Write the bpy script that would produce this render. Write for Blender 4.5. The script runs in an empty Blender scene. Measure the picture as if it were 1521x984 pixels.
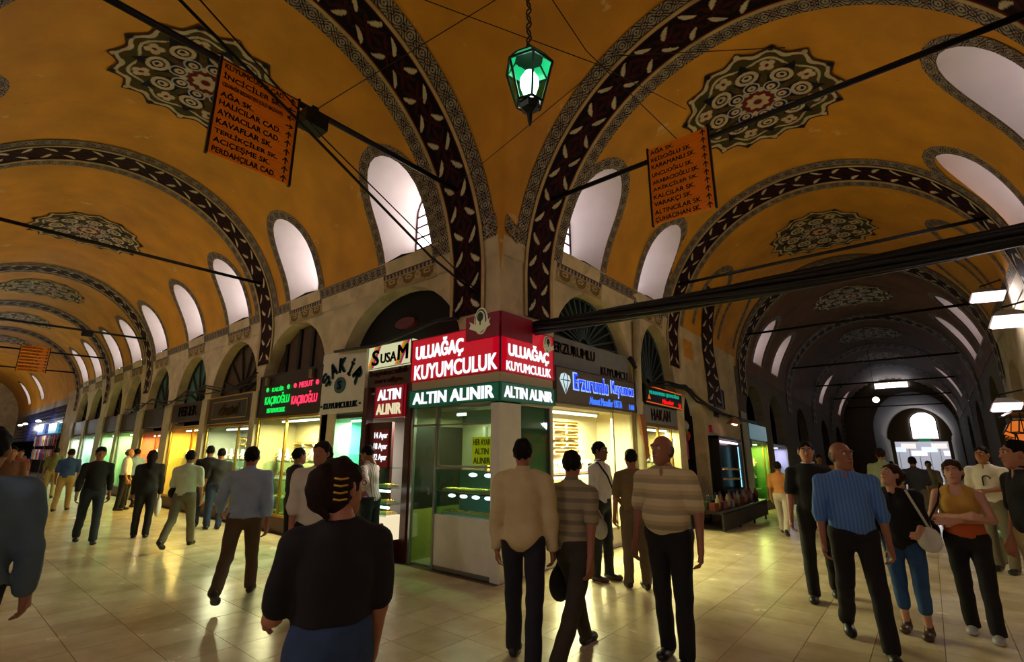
import bpy, bmesh, math, random
import numpy as np
from mathutils import Vector, Matrix
random.seed(7); rng = np.random.default_rng(7)
SC = bpy.context.scene
COL = SC.collection
PI = math.pi
# ------------------------------------------------------------------ camera
cam_d = bpy.data.cameras.new('camera'); cam = bpy.data.objects.new('camera', cam_d); COL.objects.link(cam)
cam_d.sensor_width = 36.0; cam_d.lens = 720.0 / 1521.0 * 36.0; cam_d.clip_end = 300; cam_d.clip_start = 0.05
CAM_H = 1.65; PITCH = math.radians(13.74); YAW = math.radians(39.91)
cam.location = (0, 0, CAM_H); cam.rotation_euler = (PI / 2 + PITCH, 0, YAW)
SC.camera = cam
# ------------------------------------------------------------------ world, exposure
world = bpy.data.worlds.new('daylight'); SC.world = world; world.use_nodes = True
world.node_tree.nodes['Background'].inputs[0].default_value = (0.93, 0.95, 1.0, 1)
world.node_tree.nodes['Background'].inputs[1].default_value = 2.3
vs = SC.view_settings
vs.view_transform = 'Standard'; vs.look = 'None'; vs.gamma = 1.0; vs.use_curve_mapping = False; vs.exposure = 0.0
SC.cycles.use_denoising = True
SC.cycles.max_bounces = 8; SC.cycles.diffuse_bounces = 4; SC.cycles.glossy_bounces = 3
SC.cycles.transmission_bounces = 4; SC.cycles.transparent_max_bounces = 8
SC.cycles.sample_clamp_indirect = 4.0; SC.cycles.caustics_reflective = False; SC.cycles.caustics_refractive = False
PANE_E = 9.0        # daylight coming through the frosted clerestory panes
SHOP_W = 2.9        # multiplier on all the shop lamps

# ------------------------------------------------------------------ materials
def lin(c):
    return tuple((v / 255 / 12.92) if v / 255 <= 0.04045 else ((v / 255 + 0.055) / 1.055) ** 2.4 for v in c[:3])
MATS = {}
def mat(name, rgb=(128, 128, 128), rough=0.6, metal=0.0, emit=None, es=1.0, noise=0.0, nscale=6.0, spec=0.5, bump=0.0, alt=None, altscale=3.0, altlo=0.45, althi=0.6):
    if name in MATS: return MATS[name]
    m = bpy.data.materials.new(name); m.use_nodes = True; MATS[name] = m
    nt = m.node_tree; b = nt.nodes['Principled BSDF']
    c = lin(rgb)
    b.inputs['Base Color'].default_value = (*c, 1); b.inputs['Roughness'].default_value = rough
    b.inputs['Metallic'].default_value = metal; b.inputs['Specular IOR Level'].default_value = spec
    src = None
    if noise or bump or alt:
        tc = nt.nodes.new('ShaderNodeTexCoord')
    if noise:
        n = nt.nodes.new('ShaderNodeTexNoise'); n.inputs['Scale'].default_value = nscale; n.inputs['Detail'].default_value = 5
        nt.links.new(tc.outputs['Object'], n.inputs['Vector'])
        mr = nt.nodes.new('ShaderNodeMapRange'); mr.inputs[1].default_value = 0.3; mr.inputs[2].default_value = 0.7
        mr.inputs[3].default_value = 1 - noise; mr.inputs[4].default_value = 1 + noise * 0.6
        nt.links.new(n.outputs['Fac'], mr.inputs[0])
        mx = nt.nodes.new('ShaderNodeMix'); mx.data_type = 'RGBA'; mx.blend_type = 'MULTIPLY'; mx.inputs[0].default_value = 1
        mx.inputs[6].default_value = (*c, 1); nt.links.new(mr.outputs[0], mx.inputs[7]); src = mx.outputs[2]
    if alt:
        n2 = nt.nodes.new('ShaderNodeTexNoise'); n2.inputs['Scale'].default_value = altscale; n2.inputs['Detail'].default_value = 8; n2.inputs['Roughness'].default_value = 0.65
        nt.links.new(tc.outputs['Object'], n2.inputs['Vector'])
        r2 = nt.nodes.new('ShaderNodeMapRange'); r2.inputs[1].default_value = altlo; r2.inputs[2].default_value = althi
        nt.links.new(n2.outputs['Fac'], r2.inputs[0])
        mx2 = nt.nodes.new('ShaderNodeMix'); mx2.data_type = 'RGBA'
        if src: nt.links.new(src, mx2.inputs[6])
        else: mx2.inputs[6].default_value = (*c, 1)
        mx2.inputs[7].default_value = (*lin(alt), 1); nt.links.new(r2.outputs[0], mx2.inputs[0]); src = mx2.outputs[2]
    if src: nt.links.new(src, b.inputs['Base Color'])
    if bump:
        n3 = nt.nodes.new('ShaderNodeTexNoise'); n3.inputs['Scale'].default_value = 18; n3.inputs['Detail'].default_value = 6
        nt.links.new(tc.outputs['Object'], n3.inputs['Vector'])
        bp = nt.nodes.new('ShaderNodeBump'); bp.inputs['Strength'].default_value = bump; bp.inputs['Distance'].default_value = 0.02
        nt.links.new(n3.outputs['Fac'], bp.inputs['Height']); nt.links.new(bp.outputs[0], b.inputs['Normal'])
    if emit:
        b.inputs['Emission Color'].default_value = (*lin(emit), 1); b.inputs['Emission Strength'].default_value = es
    return m
def glow(name, rgb=None, es=1.0):
    if name in MATS: return MATS[name]
    return mat(name, rgb=(10, 10, 10), rough=0.4, emit=rgb, es=es)
def glass_mat(name, tint=(235, 245, 240), fac=0.12):
    if name in MATS: return MATS[name]
    m = bpy.data.materials.new(name); m.use_nodes = True; MATS[name] = m; nt = m.node_tree
    nt.nodes.remove(nt.nodes['Principled BSDF']); out = nt.nodes['Material Output']
    t = nt.nodes.new('ShaderNodeBsdfTransparent'); t.inputs[0].default_value = (*lin(tint), 1)
    g = nt.nodes.new('ShaderNodeBsdfGlossy'); g.inputs['Roughness'].default_value = 0.03
    lw = nt.nodes.new('ShaderNodeLayerWeight'); lw.inputs[0].default_value = 0.5
    pw = nt.nodes.new('ShaderNodeMath'); pw.operation = 'POWER'; pw.inputs[1].default_value = 4.0; nt.links.new(lw.outputs['Facing'], pw.inputs[0])
    f = nt.nodes.new('ShaderNodeMath'); f.operation = 'MULTIPLY_ADD'; f.inputs[1].default_value = 0.5; f.inputs[2].default_value = 0.03; nt.links.new(pw.outputs[0], f.inputs[0])
    mx = nt.nodes.new('ShaderNodeMixShader'); nt.links.new(f.outputs[0], mx.inputs[0])
    nt.links.new(t.outputs[0], mx.inputs[1]); nt.links.new(g.outputs[0], mx.inputs[2]); nt.links.new(mx.outputs[0], out.inputs[0])
    return m
def paint_mat(name='painted_ornament', rough=0.6):
    if name in MATS: return MATS[name]
    m = bpy.data.materials.new(name); m.use_nodes = True; MATS[name] = m; nt = m.node_tree; b = nt.nodes['Principled BSDF']
    a = nt.nodes.new('ShaderNodeAttribute'); a.attribute_name = 'Col'
    tc = nt.nodes.new('ShaderNodeTexCoord'); n = nt.nodes.new('ShaderNodeTexNoise'); n.inputs['Scale'].default_value = 5; n.inputs['Detail'].default_value = 6
    nt.links.new(tc.outputs['Object'], n.inputs['Vector'])
    mr = nt.nodes.new('ShaderNodeMapRange'); mr.inputs[1].default_value = .3; mr.inputs[2].default_value = .7; mr.inputs[3].default_value = .75; mr.inputs[4].default_value = 1.05
    nt.links.new(n.outputs['Fac'], mr.inputs[0])
    mx = nt.nodes.new('ShaderNodeMix'); mx.data_type = 'RGBA'; mx.blend_type = 'MULTIPLY'; mx.inputs[0].default_value = 1
    nt.links.new(a.outputs['Color'], mx.inputs[6]); nt.links.new(mr.outputs[0], mx.inputs[7]); nt.links.new(mx.outputs[2], b.inputs['Base Color'])
    b.inputs['Roughness'].default_value = rough; b.inputs['Specular IOR Level'].default_value = 0.1
    return m
def stripe_mat(name, c1, c2, freq, axis=2, duty=0.5, c3=None, wob=0.0):
    """cloth woven or printed with stripes along one axis of the garment"""
    if name in MATS: return MATS[name]
    m = bpy.data.materials.new(name); m.use_nodes = True; MATS[name] = m; nt = m.node_tree; b = nt.nodes['Principled BSDF']
    tc = nt.nodes.new('ShaderNodeTexCoord'); sp = nt.nodes.new('ShaderNodeSeparateXYZ'); nt.links.new(tc.outputs['Object'], sp.inputs[0])
    mu = nt.nodes.new('ShaderNodeMath'); mu.operation = 'MULTIPLY'; mu.inputs[1].default_value = freq; nt.links.new(sp.outputs[axis], mu.inputs[0])
    fr = nt.nodes.new('ShaderNodeMath'); fr.operation = 'FRACT'; nt.links.new(mu.outputs[0], fr.inputs[0])
    cr = nt.nodes.new('ShaderNodeValToRGB'); cr.color_ramp.interpolation = 'CONSTANT'
    cr.color_ramp.elements[0].color = (*lin(c1), 1); cr.color_ramp.elements[1].position = duty; cr.color_ramp.elements[1].color = (*lin(c2), 1)
    if c3: e = cr.color_ramp.elements.new(duty + (1 - duty) * 0.55); e.color = (*lin(c3), 1)
    nt.links.new(fr.outputs[0], cr.inputs[0]); nt.links.new(cr.outputs[0], b.inputs['Base Color']); b.inputs['Roughness'].default_value = 0.85
    return m

# ------------------------------------------------------------------ object helpers
def tag(o, label=None, cat=None, group=None, kind=None):
    if label: o['label'] = label
    if cat: o['category'] = cat
    if group: o['group'] = group
    if kind: o['kind'] = kind
    return o
def link(o, parent=None):
    COL.objects.link(o)
    if parent is not None:
        o.parent = parent
        o.matrix_parent_inverse = parent.matrix_basis.inverted()
    return o
def thing(name, label, cat, loc=(0, 0, 0), rotz=0.0, group=None, kind=None):
    o = bpy.data.objects.new(name, None); o.empty_display_size = 0.1
    o.location = loc; o.rotation_euler = (0, 0, rotz); COL.objects.link(o)
    return tag(o, label, cat, group, kind)
class MB:
    def __init__(self): self.v = []; self.f = []; self.m = []; self.cur = 0
    def add(self, vs_, fs_):
        n = len(self.v); self.v += [tuple(p) for p in vs_]
        for f in fs_: self.f.append(tuple(i + n for i in f)); self.m.append(self.cur)
        return self
    def hexa(self, p): return self.add(p, [(0, 3, 2, 1), (4, 5, 6, 7), (0, 1, 5, 4), (1, 2, 6, 5), (2, 3, 7, 6), (3, 0, 4, 7)])
    def box(self, x0, x1, y0, y1, z0, z1):
        return self.hexa([(x0, y0, z0), (x1, y0, z0), (x1, y1, z0), (x0, y1, z0), (x0, y0, z1), (x1, y0, z1), (x1, y1, z1), (x0, y1, z1)])
    def fbox(self, F, u0, u1, z0, z1, d0, d1):      # box in the frame of a corridor wall
        return self.hexa([F(u0, z0, d1), F(u1, z0, d1), F(u1, z0, d0), F(u0, z0, d0), F(u0, z1, d1), F(u1, z1, d1), F(u1, z1, d0), F(u0, z1, d0)])
    def tube(self, pts, r, n=8, cap=True):
        pts = [Vector(p) for p in pts]; rs = r if isinstance(r, (list, tuple)) else [r] * len(pts)
        base = len(self.v); prev = None
        for i, p in enumerate(pts):
            t = (pts[min(i + 1, len(pts) - 1)] - pts[max(i - 1, 0)])
            t = t.normalized() if t.length > 1e-9 else Vector((0, 0, 1))
            if prev is None:
                a = Vector((0, 0, 1)) if abs(t.z) < .9 else Vector((1, 0, 0)); x = t.cross(a).normalized()
            else: x = (prev - t * prev.dot(t)).normalized()
            prev = x; y = t.cross(x)
            for k in range(n):
                an = 2 * PI * k / n; q = p + (x * math.cos(an) + y * math.sin(an)) * rs[i]; self.v.append(tuple(q))
        for i in range(len(pts) - 1):
            for k in range(n):
                a = base + i * n + k; b = base + i * n + (k + 1) % n
                self.f.append((a, b, b + n, a + n)); self.m.append(self.cur)
        if cap:
            self.f.append(tuple(base + k for k in range(n))[::-1]); self.m.append(self.cur)
            self.f.append(tuple(base + (len(pts) - 1) * n + k for k in range(n))); self.m.append(self.cur)
        return self
    def lathe(self, prof, n=16, c=(0, 0, 0)):
        base = len(self.v)
        for r, z in prof:
            for k in range(n):
                an = 2 * PI * k / n; self.v.append((c[0] + r * math.cos(an), c[1] + r * math.sin(an), c[2] + z))
        for i in range(len(prof) - 1):
            for k in range(n):
                a = base + i * n + k; b = base + i * n + (k + 1) % n
                self.f.append((a, b, b + n, a + n)); self.m.append(self.cur)
        for i, rev in ((0, True), (len(prof) - 1, False)):
            t = tuple(base + i * n + k for k in range(n)); self.f.append(t[::-1] if rev else t); self.m.append(self.cur)
        return self
    def prism(self, P, poly, d0, d1):        # polygon (a,b) extruded between depths, mapped by P(a,b,d)
        n = len(poly); vs_ = [P(a, b, d0) for a, b in poly] + [P(a, b, d1) for a, b in poly]
        fs_ = [tuple(range(n))[::-1], tuple(range(n, 2 * n))] + [(i, (i + 1) % n, (i + 1) % n + n, i + n) for i in range(n)]
        return self.add(vs_, fs_)
    def ball(self, c, r, n=10, sc=(1, 1, 1)):
        prof = [(max(1e-4, math.sin(PI * i / n)), -math.cos(PI * i / n)) for i in range(n + 1)]
        b0 = len(self.v); self.lathe(prof, n=n + 2)
        for i in range(b0, len(self.v)):
            x, y, z = self.v[i]; self.v[i] = (c[0] + x * r * sc[0], c[1] + y * r * sc[1], c[2] + z * r * sc[2])
        return self
    def mesh(self, name, mats, smooth=False, recalc=True):
        me = bpy.data.meshes.new(name); me.from_pydata(self.v, [], self.f)
        mats = mats if isinstance(mats, (list, tuple)) else [mats]
        for m_ in mats: me.materials.append(m_)
        if len(mats) > 1: me.polygons.foreach_set('material_index', self.m)
        if recalc:
            bm = bmesh.new(); bm.from_mesh(me); bmesh.ops.recalc_face_normals(bm, faces=bm.faces); bm.to_mesh(me); bm.free()
        if smooth: me.polygons.foreach_set('use_smooth', [True] * len(me.polygons))
        me.update(); return me
    def build(self, name, mats, parent=None, smooth=False, recalc=True):
        return link(bpy.data.objects.new(name, self.mesh(name, mats, smooth, recalc)), parent)
def rawmesh(name, v, f, m, smooth=True):
    me = bpy.data.meshes.new(name); v = np.asarray(v, np.float32); f = np.asarray(f, np.int32)
    me.vertices.add(len(v)); me.vertices.foreach_set('co', v.ravel())
    k = f.shape[1]; me.loops.add(f.size); me.loops.foreach_set('vertex_index', f.ravel())
    me.polygons.add(len(f)); me.polygons.foreach_set('loop_start', np.arange(0, f.size, k, dtype=np.int32))
    if smooth: me.polygons.foreach_set('use_smooth', np.ones(len(f), bool))
    if m is not None: me.materials.append(m)
    me.update(calc_edges=True); me.validate(); return me
def copy_tree(o, parent=None, loc=None, rotz=None):
    c = o.copy(); COL.objects.link(c)
    if parent is not None: c.parent = parent
    if loc is not None: c.location = loc
    if rotz is not None: c.rotation_euler = (0, 0, rotz)
    for ch in list(o.children):
        k = ch.copy(); COL.objects.link(k); k.parent = c
        for g in list(ch.children):
            k2 = g.copy(); COL.objects.link(k2); k2.parent = k
    return c
FCUR = {}
def text_mesh(body, size=1.0, bold=0.0, ext=0.004, width=None, height=None, shear=0.0, spacing=1.0):
    """mesh of a word: letters in the x/y plane, centred, fitted to width and height"""
    faux = bold; c = bpy.data.curves.new('lettering', 'FONT'); c.body = body; c.size = size; c.offset = 0.0; c.extrude = ext; c.shear = shear
    c.align_x = 'CENTER'; c.align_y = 'CENTER'; c.resolution_u = 3; c.space_character = spacing
    o = bpy.data.objects.new('lettering', c); COL.objects.link(o)
    dg = bpy.context.evaluated_depsgraph_get(); me = bpy.data.meshes.new_from_object(o.evaluated_get(dg))
    bpy.data.objects.remove(o); bpy.data.curves.remove(c)
    n = len(me.vertices); co = np.empty(n * 3, np.float32); me.vertices.foreach_get('co', co); co = co.reshape(-1, 3)
    lo, hi = co.min(0), co.max(0); ce = (lo + hi) / 2; co[:, :2] -= ce[:2]
    if width: co[:, 0] *= width / max(1e-6, hi[0] - lo[0])
    if height: co[:, 1] *= height / max(1e-6, hi[1] - lo[1])
    me.vertices.foreach_set('co', co.ravel()); me.update()
    if faux > 0.004:                          # heavier strokes: the word overlaid with slightly shifted copies of itself
        sx = faux * 0.8 * (width / max(1e-6, hi[0] - lo[0]) if width else 1.0); sy = faux * 0.5 * (height / max(1e-6, hi[1] - lo[1]) if height else 1.0)
        fs = [tuple(p.vertices) for p in me.polygons]; V = []; F2 = []
        for dx, dy in ((-sx, -sy), (sx, -sy), (sx, sy), (-sx, sy), (0, 0)):
            k = len(V); V += [(float(p[0] + dx), float(p[1] + dy), float(p[2])) for p in co]; F2 += [tuple(i + k for i in f) for f in fs]
        bpy.data.meshes.remove(me); me = bpy.data.meshes.new('lettering'); me.from_pydata(V, [], F2); me.update()
    return me

# ------------------------------------------------------------------ the two streets
# local frame of a street: u along it, ly across it (+ = the shop wall we look at), z up
A_, B_, ZC = 3.05, 3.28, 4.2          # half span, rise and springing height of the barrel vaults
class Street:
    def __init__(s, rot, ox, oy, slope): s.rot = rot; s.ox = ox; s.oy = oy; s.slope = slope
    def zo(s, u): return -s.slope * max(0.0, u - 10.0)
    def W(s, u, ly, z):
        c, k = math.cos(s.rot), math.sin(s.rot)
        return (s.ox + c * u - k * ly, s.oy + k * u + c * ly, z + s.zo(u))
    def F(s, u, z, d): return s.W(u, A_ - d, z)          # frame of the wall in view, d = distance in front of it
    def G(s, u, z, d): return s.W(u, -A_ + d, z)         # the wall opposite
    def V(s, u, th, side=1, off=0.0):
        return s.W(u, side * (A_ - off) * math.cos(th), ZC + (B_ - off) * math.sin(th))
    def M(s, u, z, d):                                   # matrix of a sheet lying on the wall: x along, y up, z outwards
        p = s.F(u, z, d); r = Matrix.Rotation(s.rot, 4, 'Z')
        b = Matrix(((1, 0, 0, 0), (0, 0, -1, 0), (0, 1, 0, 0), (0, 0, 0, 1)))
        return Matrix.Translation(p) @ r @ b
SL = Street(0.0, 0.0, 1.95, 0.0)
SR = Street(PI / 2, -1.35, 0.0, 0.035)
def put_text(st, body, u, z, d, w, h, m, parent, bold=0.02, shear=0.0, ext=0.006, name='lettering', spacing=1.0, label=None):
    o = bpy.data.objects.new(name, text_mesh(body, 1.0, bold, ext, w, h, shear, spacing)); o.data.materials.append(m)
    COL.objects.link(o); o.matrix_world = st.M(u, z, d)
    if parent is not None:
        mw = o.matrix_world.copy(); o.parent = parent; o.matrix_parent_inverse = parent.matrix_basis.inverted(); o.matrix_basis = mw
    if label: o['label'] = label
    return o
# ------------------------------------------------------------------ surface materials
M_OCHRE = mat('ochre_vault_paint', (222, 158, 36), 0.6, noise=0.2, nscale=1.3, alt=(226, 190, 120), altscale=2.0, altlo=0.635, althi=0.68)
M_DKVAULT = mat('dark_brown_vault_paint', (112, 70, 30), 0.7, noise=0.3, nscale=1.2, alt=(70, 46, 28), altscale=1.4, altlo=0.5, althi=0.7)  # far vault colour, a darker brown than the near vault
M_PLASTER = mat('stained_plaster', (214, 198, 160), 0.8, noise=0.25, nscale=2.2, bump=0.3, alt=(146, 126, 92), altscale=1.6, altlo=0.56, althi=0.78)
M_REVEAL = mat('white_limewash', (205, 192, 182), 0.85, noise=0.08, nscale=2)
M_CREAM = mat('cream_pilaster_paint', (186, 176, 138), 0.6, noise=0.2, nscale=3)
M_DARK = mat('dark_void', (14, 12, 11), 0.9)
M_BLACK = mat('black_iron', (16, 15, 15), 0.5, metal=0.3)
M_MUNTIN = mat('dark_red_muntin', (70, 24, 30), 0.5)
M_PAINT = paint_mat()
M_GROUT = mat('floor_grout', (92, 80, 58), 0.7)
M_GOLD = mat('gold', (255, 205, 90), 0.25, metal=1.0)
M_PANE = glow('daylit_frosted_pane', (250, 244, 252), PANE_E); M_PANE_R = glow('daylit_dim_pane', (246, 238, 250), PANE_E * 0.46)  # second pane glows weaker, to keep the right-hand vault darker
def floor_mat():
    m = bpy.data.materials.new('polished_stone_tile'); m.use_nodes = True; nt = m.node_tree; b = nt.nodes['Principled BSDF']
    tc = nt.nodes.new('ShaderNodeTexCoord'); ge = nt.nodes.new('ShaderNodeNewGeometry')
    n = nt.nodes.new('ShaderNodeTexNoise'); n.inputs['Scale'].default_value = 2.2; n.inputs['Detail'].default_value = 7; n.inputs['Roughness'].default_value = 0.6
    nt.links.new(ge.outputs['Position'], n.inputs['Vector'])
    oi = nt.nodes.new('ShaderNodeObjectInfo')
    ad = nt.nodes.new('ShaderNodeMath'); ad.operation = 'MULTIPLY_ADD'; ad.inputs[1].default_value = 0.22; nt.links.new(oi.outputs['Random'], ad.inputs[0]); nt.links.new(n.outputs['Fac'], ad.inputs[2])
    cr = nt.nodes.new('ShaderNodeValToRGB'); cr.color_ramp.elements[0].position = 0.3; cr.color_ramp.elements[0].color = (*lin((178, 158, 116)), 1)
    cr.color_ramp.elements[1].position = 0.85; cr.color_ramp.elements[1].color = (*lin((222, 206, 166)), 1)
    nt.links.new(ad.outputs[0], cr.inputs[0]); nt.links.new(cr.outputs[0], b.inputs['Base Color'])
    mr = nt.nodes.new('ShaderNodeMapRange'); mr.inputs[3].default_value = 0.14; mr.inputs[4].default_value = 0.34
    nt.links.new(n.outputs['Fac'], mr.inputs[0]); nt.links.new(mr.outputs[0], b.inputs['Roughness'])
    b.inputs['Specular IOR Level'].default_value = 0.6
    return m
M_TILE = floor_mat()

# ------------------------------------------------------------------ floor: slab with stone tiles
T = 0.47
slab = MB()
slab.box(-62, 9.0, -1.1, 5.0, -0.2, -0.012)
ys = [-9, -1.1, 5.0, 10.0, 63]
for a, b in ((-9, -1.1), (5.0, 10.0), (10.0, 63)):
    za, zb = SR.zo(a), SR.zo(b)
    slab.hexa([(-4.4, a, za - .2), (1.7, a, za - .2), (1.7, b, zb - .2), (-4.4, b, zb - .2), (-4.4, a, za - .012), (1.7, a, za - .012), (1.7, b, zb - .012), (-4.4, b, zb - .012)])
slab.box(-63, -4.41, 5.01, 61, -0.9, -0.014); slab.box(1.71, 10, 5.01, 61, -2.4, -0.5); slab.box(-63, 10, -10, -1.11, -0.9, -0.2); slab.box(-4.4, 1.7, 10, 60.3, -2.6, -2.4)
floor = slab.build('floor', M_GROUT); tag(floor, 'pale polished stone floor of the covered market street', kind='structure')
tm = MB(); g = 0.0025; tm.box(-T / 2 + g, T / 2 - g, -T / 2 + g, T / 2 - g, -0.011, 0.0)
tile_me = tm.mesh('tile', M_TILE)
def in_view(x, y, z=0.0):
    dx, dy, dz = x, y, z - CAM_H
    xr = dx * math.cos(YAW) + dy * math.sin(YAW); fw = -dx * math.sin(YAW) + dy * math.cos(YAW)
    zc = fw * math.cos(PITCH) + dz * math.sin(PITCH); up = dz * math.cos(PITCH) - fw * math.sin(PITCH)
    if zc < 0.2: return None
    px, py = 760.5 + 720 * xr / zc, 492 - 720 * up / zc
    return (px, py) if -40 < px < 1560 and -40 < py < 1030 else None
cells = []
ix0 = int(-62 / T); 
for i in range(ix0, 20):
    for j in range(-20, 135):
        x, y = i * T + .08, j * T - 0.04
        inL = -61.5 < x < 8.8 and -1.1 < y < 5.0; inR = -4.4 < x < 1.7 and -8.8 < y < 62
        if inL or inR: cells.append((math.hypot(x, y), x, y))
cells.sort(); near = [c for c in cells if in_view(c[1], c[2])][:300]; nset = set((c[1], c[2]) for c in near)
for d_, x, y in near:
    o = bpy.data.objects.new('tile', tile_me); o.location = (x, y, SR.zo(y)); link(o, floor)
fv, ff = [], []
for d_, x, y in cells:
    if (x, y) in nset: continue
    k = len(fv); h = T / 2 - g
    for sx, sy in ((-1, -1), (1, -1), (1, 1), (-1, 1)):
        yy = y + sy * h; fv.append((x + sx * h, yy, SR.zo(yy)))
    ff.append((k, k + 1, k + 2, k + 3))
rest = link(bpy.data.objects.new('tile_field', rawmesh('tile_field', fv, ff, M_TILE, False)), floor); rest['kind'] = 'stuff'

def follow(o, st, u, flip=1):
    if st.slope and u > 10: o.rotation_euler[1] = math.atan(st.slope) * flip
# ------------------------------------------------------------------ vaults with window openings
W_HALF, TH_SILL, TH_A, TH_TOP = 0.64, math.radians(13.6), math.radians(28), math.radians(44.5)
TH0 = math.radians(5.0)
def th_top(ds): return TH_A + (TH_TOP - TH_A) * math.sqrt(max(0.0, 1 - (ds / W_HALF) ** 2))
def vault_half(st, u0, u1, side, wins, name, m=None):
    NT = 22; v, f = [], []
    us = [(u0, None), (u1, None)]
    for wc in wins:
        for k in range(17):
            us.append((wc - W_HALF * math.cos(PI * k / 16), wc))
    n = max(1, int((u1 - u0) / 0.8))
    for k in range(1, n): us.append((u0 + (u1 - u0) * k / n, None))
    xs = sorted(set(round(a, 4) for a, _ in us))
    def strip(ua, ub, la, lb, ha, hb, nt):
        k = len(v)
        for i in range(nt + 1):
            t = i / nt
            v.append(st.V(ua, la + (ha - la) * t, side)); v.append(st.V(ub, lb + (hb - lb) * t, side))
        for i in range(nt): f.append((k + 2 * i, k + 2 * i + 1, k + 2 * i + 3, k + 2 * i + 2))
    for a, b in zip(xs[:-1], xs[1:]):
        m_ = (a + b) / 2; w = next((c for c in wins if abs(m_ - c) < W_HALF), None)
        if w is None: strip(a, b, TH0, TH0, PI / 2, PI / 2, NT)
        else:
            strip(a, b, TH0, TH0, TH_SILL, TH_SILL, 3)
            strip(a, b, th_top(a - w), th_top(b - w), PI / 2, PI / 2, NT)
    o = link(bpy.data.objects.new(name, rawmesh(name, v, f, m or M_OCHRE, True))); o['kind'] = 'structure'; return o
WIN_L = [-6.5, -10.1, -13.6, -16.75, -20.1, -23.1, -25.8, -29.4, -32.2, -45.5, -51.5]
WIN_R = [7.15, 10.0, 18.9, 21.5, 32.2, 39.5]
WIN_RR = [7.5, 10.1, 18.9, 21.5, 32.2, 39.5]
cL = vault_half(SL, -58, -4.4, 1, WIN_L, 'ceiling'); tag(cL, 'ochre painted barrel vault over the jewellers\' street, above the lit shops')
cL2 = vault_half(SL, -58, -4.4, -1, [-9.2, -13.6, -16.75, -20.1, -29.4, -32.2], 'ceiling'); tag(cL2, 'near half of the ochre barrel vault over the jewellers\' street')
cR = vault_half(SR, 5.0, 16.5, 1, WIN_R[:2], 'ceiling'); tag(cR, 'ochre barrel vault of the darker street, above the blue-lettered sign')
cR2 = vault_half(SR, 5.0, 16.5, -1, WIN_RR[:2], 'ceiling'); tag(cR2, 'ochre barrel vault of the darker street, side of the two long white windows')
cR3 = vault_half(SR, 16.5, 42, 1, WIN_R[2:], 'ceiling', M_DKVAULT); tag(cR3, 'dark brown far part of the darker street vault, passage side')
cR4 = vault_half(SR, 16.5, 42, -1, WIN_RR[2:], 'ceiling', M_DKVAULT); tag(cR4, 'dark brown far part of the darker street vault, outer side')
REAR = [(SL, 1.7, 9.0, [4.0, 7.0]), (SR, -9.0, -1.1, [-3.4, -6.6])]
for st_, a_, b_, w_ in REAR:
    for sd_ in (1, -1): tag(vault_half(st_, a_, b_, sd_, w_, 'ceiling'), 'ochre vault behind the viewer, %s street, %s half' % ('shop' if st_ is SL else 'darker', 'one' if sd_ > 0 else 'other'))
# crossing: groin vault, with the two streets going on behind the viewer
gv, gf = [], []; N = 64
for i in range(N + 1):
    for j in range(N + 1):
        a = -A_ + 2 * A_ * i / N; b = -A_ + 2 * A_ * j / N
        a2, b2 = a, b
        za = B_ * math.sqrt(max(0, 1 - (b2 / A_) ** 2)); zb = B_ * math.sqrt(max(0, 1 - (a2 / A_) ** 2))
        gv.append((-1.35 + a, 1.95 + b, ZC + max(za, zb)))
for i in range(N):
    for j in range(N):
        k = i * (N + 1) + j; q = (k, k + 1, k + N + 2, k + N + 1)
        if (i < N / 2) == (j < N / 2): gf += [(q[0], q[1], q[2]), (q[0], q[2], q[3])]
        else: gf += [(q[0], q[1], q[3]), (q[1], q[2], q[3])]
cG = link(bpy.data.objects.new('ceiling', rawmesh('ceiling', gv, gf, M_OCHRE, False))); tag(cG, 'ochre groin vault over the street crossing, lantern hanging from it', kind='structure')
bw = MB()
for st, u0, u1 in ((SL, 1.7, 9.0), (SR, -9.0, -1.1)):
    bw.fbox(st.F, u0, u1, 0, 4.5, -0.1, 0); bw.fbox(st.G, u0, u1, 0, 4.5, -0.1, 0)
bw.box(9.0, 9.1, -1.2, 5.1, 0, 7.6); bw.box(-4.5, 1.8, -9.1, -9.0, 0, 7.6)
tag(bw.build('wall_rear', M_PLASTER), 'plaster walls of the two streets behind the viewer', kind='structure')

rf = MB(); rf.box(-63, 10, -10.2, 60.2, 8.6, 8.8); rf.box(-63.2, -63, -10.2, 60.2, -1, 8.8); rf.box(10, 10.2, -10.2, 60.2, -3, 8.8); rf.box(-63, 10, -10.4, -10.2, -1, 8.8); rf.box(-63, -4.2, 60.1, 60.2, -3, 8.8); rf.box(2.2, 10, 60.1, 60.2, -3, 8.8); rf.box(-4.2, 2.2, 60.1, 60.2, 5.7, 8.8)  # unseen envelope, added so daylight enters only at the gate
tag(rf.build('daylight_shield', M_DARK), 'unseen outer shell added round the market to block stray daylight', kind='structure')
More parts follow.
